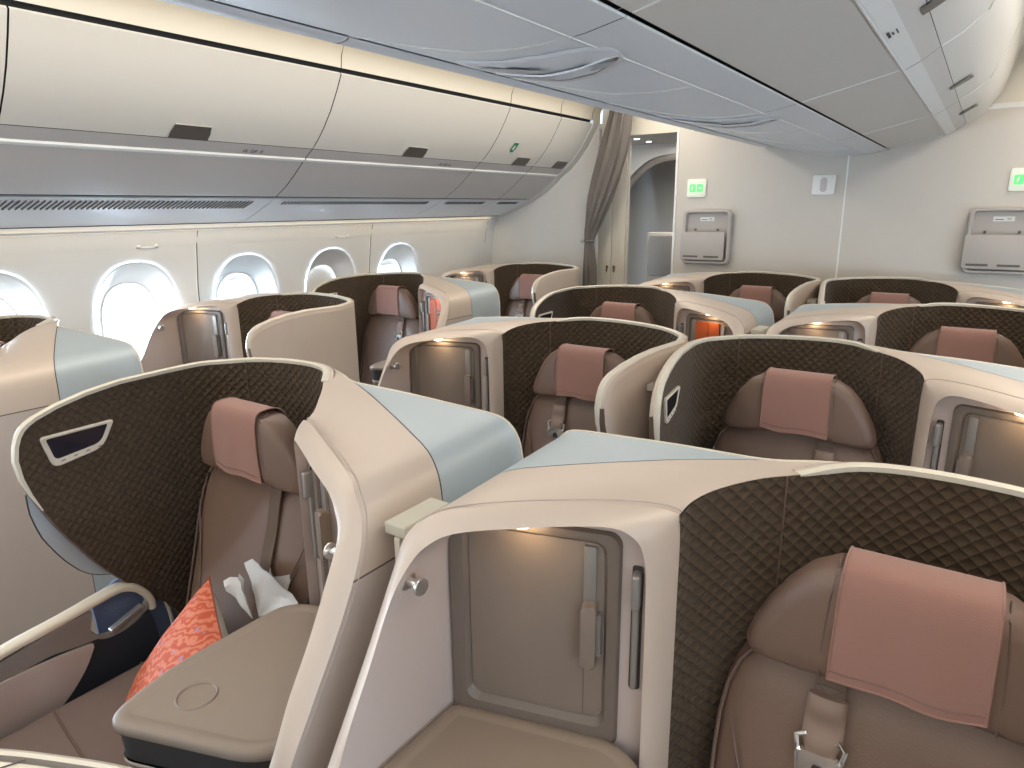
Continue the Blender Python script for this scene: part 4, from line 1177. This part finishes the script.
if True:
    # lamp recesses
    for yc, lab in ((1.42, 'larger oval lamp recess with a dark lens in the grey centre ceiling panel'), (2.69, 'smaller looking oval lamp recess near the bulkhead in the grey centre panel')):
        root = empty('lamp_recess', (-.19, yc, 2.02)); inv = Matrix.Translation((.19, -yc, -2.02))
        def P(x, y, d=0): x = max(-.462, x); return Vector((x, y, cz_(x)-d))
        mb = MB(); N_ = 40
        ca, sa = math.cos(-.47), math.sin(-.47)
        def o_ell(ax, ay, cx, cy, d, bend=0):
            out = []
            for q in range(N_):
                t = 2*PI*q/N_; a = ax*math.cos(t); b_ = ay*math.sin(t)-bend*(a/ax)**2
                out.append(P(cx+a*ca-b_*sa, cy+a*sa+b_*ca, d))
            return out
        cx, cy = -.15, yc
        mb.grid([o_ell(.300, .130, cx, cy, .0008), o_ell(.292, .122, cx, cy, .005), o_ell(.27, .104, cx, cy, .004)], 'psu', cv=True)
        mb.add(o_ell(.27, .104, cx, cy, .004), [tuple(range(N_))], 'psu')
        mb.add(o_ell(.14, .036, cx-.07, cy+.015, .0055), [tuple(range(N_))], 'lens')
        o = link('recess_panel', mb.mesh('recess_panel', 40), root); o.matrix_parent_inverse = inv
        mb = MB(); lx, ly = cx+.035, cy+.068
        mb.grid([o_ell(.270, .042, lx, ly, .004, .02), o_ell(.267, .040, lx, ly, .008, .02), o_ell(.257, .031, lx, ly, .006, .02)], 'binrail', cv=True)
        mb.add(o_ell(.257, .031, lx, ly, .006, .02), [tuple(range(N_))], 'vest_dark')
        mb.add(o_ell(.10, .016, lx-.10, ly+.046, .0068, 0), [tuple(range(N_))], 'lens'); mb.add(o_ell(.045, .014, lx+.165, ly-.090, .0068), [tuple(range(N_))], 'lens')
        o = link('lamp_lens', mb.mesh('lamp_lens', 40), root); o.matrix_parent_inverse = inv
        tag(root, lab, 'lamp', 'lamp recesses in the centre panel')
    mb = MB(); mb.grid([[Vector((x, y, cz_(x)-.002)) for x in (-.34, -.30, -.27)] for y in (1.42, 1.455)], 'white'); mb.grid([[Vector((x, y, cz_(x)-.003)) for x in (-.33, -.28)] for y in (1.436, 1.442)], 'label_dark')
    o = link('placard', mb.mesh('placard')); tag(o, 'tiny white placard just before the larger lamp recess', 'placard')
    mb = MB()
    for k, (yy, w) in enumerate(((1.86, .030), (1.875, .018), (1.89, .022))): pass
    def tq(x, y): return Vector((x, y, interp([(.505, 2.079), (.545, 2.10)], x)-.0015))
    for a, b_, c, d in ((.512, 1.93, .518, 1.99), (.521, 1.95, .525, 1.98), (.530, 1.94, .533, 1.99)): mb.add([tq(a, b_), tq(c, b_), tq(c, d), tq(a, d)], [(0, 1, 2, 3)], 'label_dark')
    o = link('placard', mb.mesh('placard')); tag(o, 'tiny dark printed seat markings on the centre locker rail', 'placard')

# ------------------------------------------------------------------ lights
def area(name, loc, size, sy, energy, col, rot):
    l = bpy.data.lights.new(name, 'AREA'); l.shape = 'RECTANGLE'; l.size = size; l.size_y = sy; l.energy = energy; l.color = col
    o = bpy.data.objects.new(name, l); COL.objects.link(o); o.location = loc; o.rotation_euler = rot; return o
# cove strips: real lit strips above the lockers and on top of the sidewalls
for sg in (-1, 1):
    mb = MB(); mb.grid([[Vector((sg*x, y, 1.604)) for x in (2.655, 2.675)] for y in (YF, 4.70)], 'cove'); struct('trim_%d' % (22 if sg < 0 else 23), mb.mesh('trim'))
W_ = (1, .90, .76)
LEN = 6.6
for sg in (-1, 1):
    # ceiling wash over each aisle (cove lighting above the lockers)
    area('aisle_wash', (sg*1.22, 1.4, 2.47), .35, LEN, 50, (1, .935, .85), (0, 0, 0))
    area('bin_wash', (sg*.86, 1.4, 2.44), .10, LEN, 12, (1, .80, .52), (0, sg*-math.radians(75), 0))
    area('sidewall_wash', (sg*2.64, 1.4, 1.598), .04, LEN, 3, (1, .80, .55), (0, sg*math.radians(-14), 0))
    area('cool_wash', (sg*2.50, 1.4, 1.60), .05, LEN, .1, (.6, .8, 1), (PI, 0, 0))
area('vestibule_light', (-1.3, 6.0, 2.25), .8, .8, 22, (1, .95, .88), (0, 0, 0))
area('galley_light', (0, -1.6, 2.2), 2.5, .6, 30, (1, .95, .88), (math.radians(35), 0, 0))
# daylight: window portals of sky light
for sg in (-1, 1):
    for k in NW:
        if sg == -1 and k == 2: continue
        area('window_daylight', (sg*(wallx(1.1)+.55), WIN0+WP*k, WZ+.12), .7, .62, 95 if sg < 0 else 55, (.66, .82, 1), (0, math.radians(90)*(-1 if sg < 0 else 1), 0))
w = bpy.data.worlds.new('sky'); SC.world = w; w.use_nodes = True
bg = w.node_tree.nodes['Background']; bg.inputs['Color'].default_value = (.80, .90, 1, 1); bg.inputs['Strength'].default_value = 2.4

# ------------------------------------------------------------------ camera
f_px, yaw, pitch, roll = 676.26, .6042, .2538, .0113
cam = bpy.data.cameras.new('camera'); co = bpy.data.objects.new('camera', cam); COL.objects.link(co)
cam.sensor_fit = 'HORIZONTAL'; cam.sensor_width = 36; cam.lens = f_px/1024*36; cam.clip_start = .02
fw = Vector((-math.sin(yaw)*math.cos(pitch), math.cos(yaw)*math.cos(pitch), -math.sin(pitch)))
rt = Vector((math.cos(yaw), math.sin(yaw), 0)); up = rt.cross(fw)
c_, s_ = math.cos(roll), math.sin(roll)
# image rotation: x' = c a + s v ; y' = -s a + c v   (v down)
rt2 = rt*c_-up*s_*1 ; up2 = up*c_+rt*s_
co.matrix_world = Matrix.Translation((.7703, 0, 1.6951)) @ Matrix((rt2, up2, -fw)).transposed().to_4x4()
SC.camera = co
vs_ = SC.view_settings; vs_.view_transform = 'Standard'; vs_.look = 'None'; vs_.gamma = 1; vs_.use_curve_mapping = False; vs_.exposure = -.2
SC.cycles.use_denoising = True
SC.cycles.max_bounces = 10; SC.cycles.diffuse_bounces = 5
SC.cycles.sample_clamp_indirect = 6
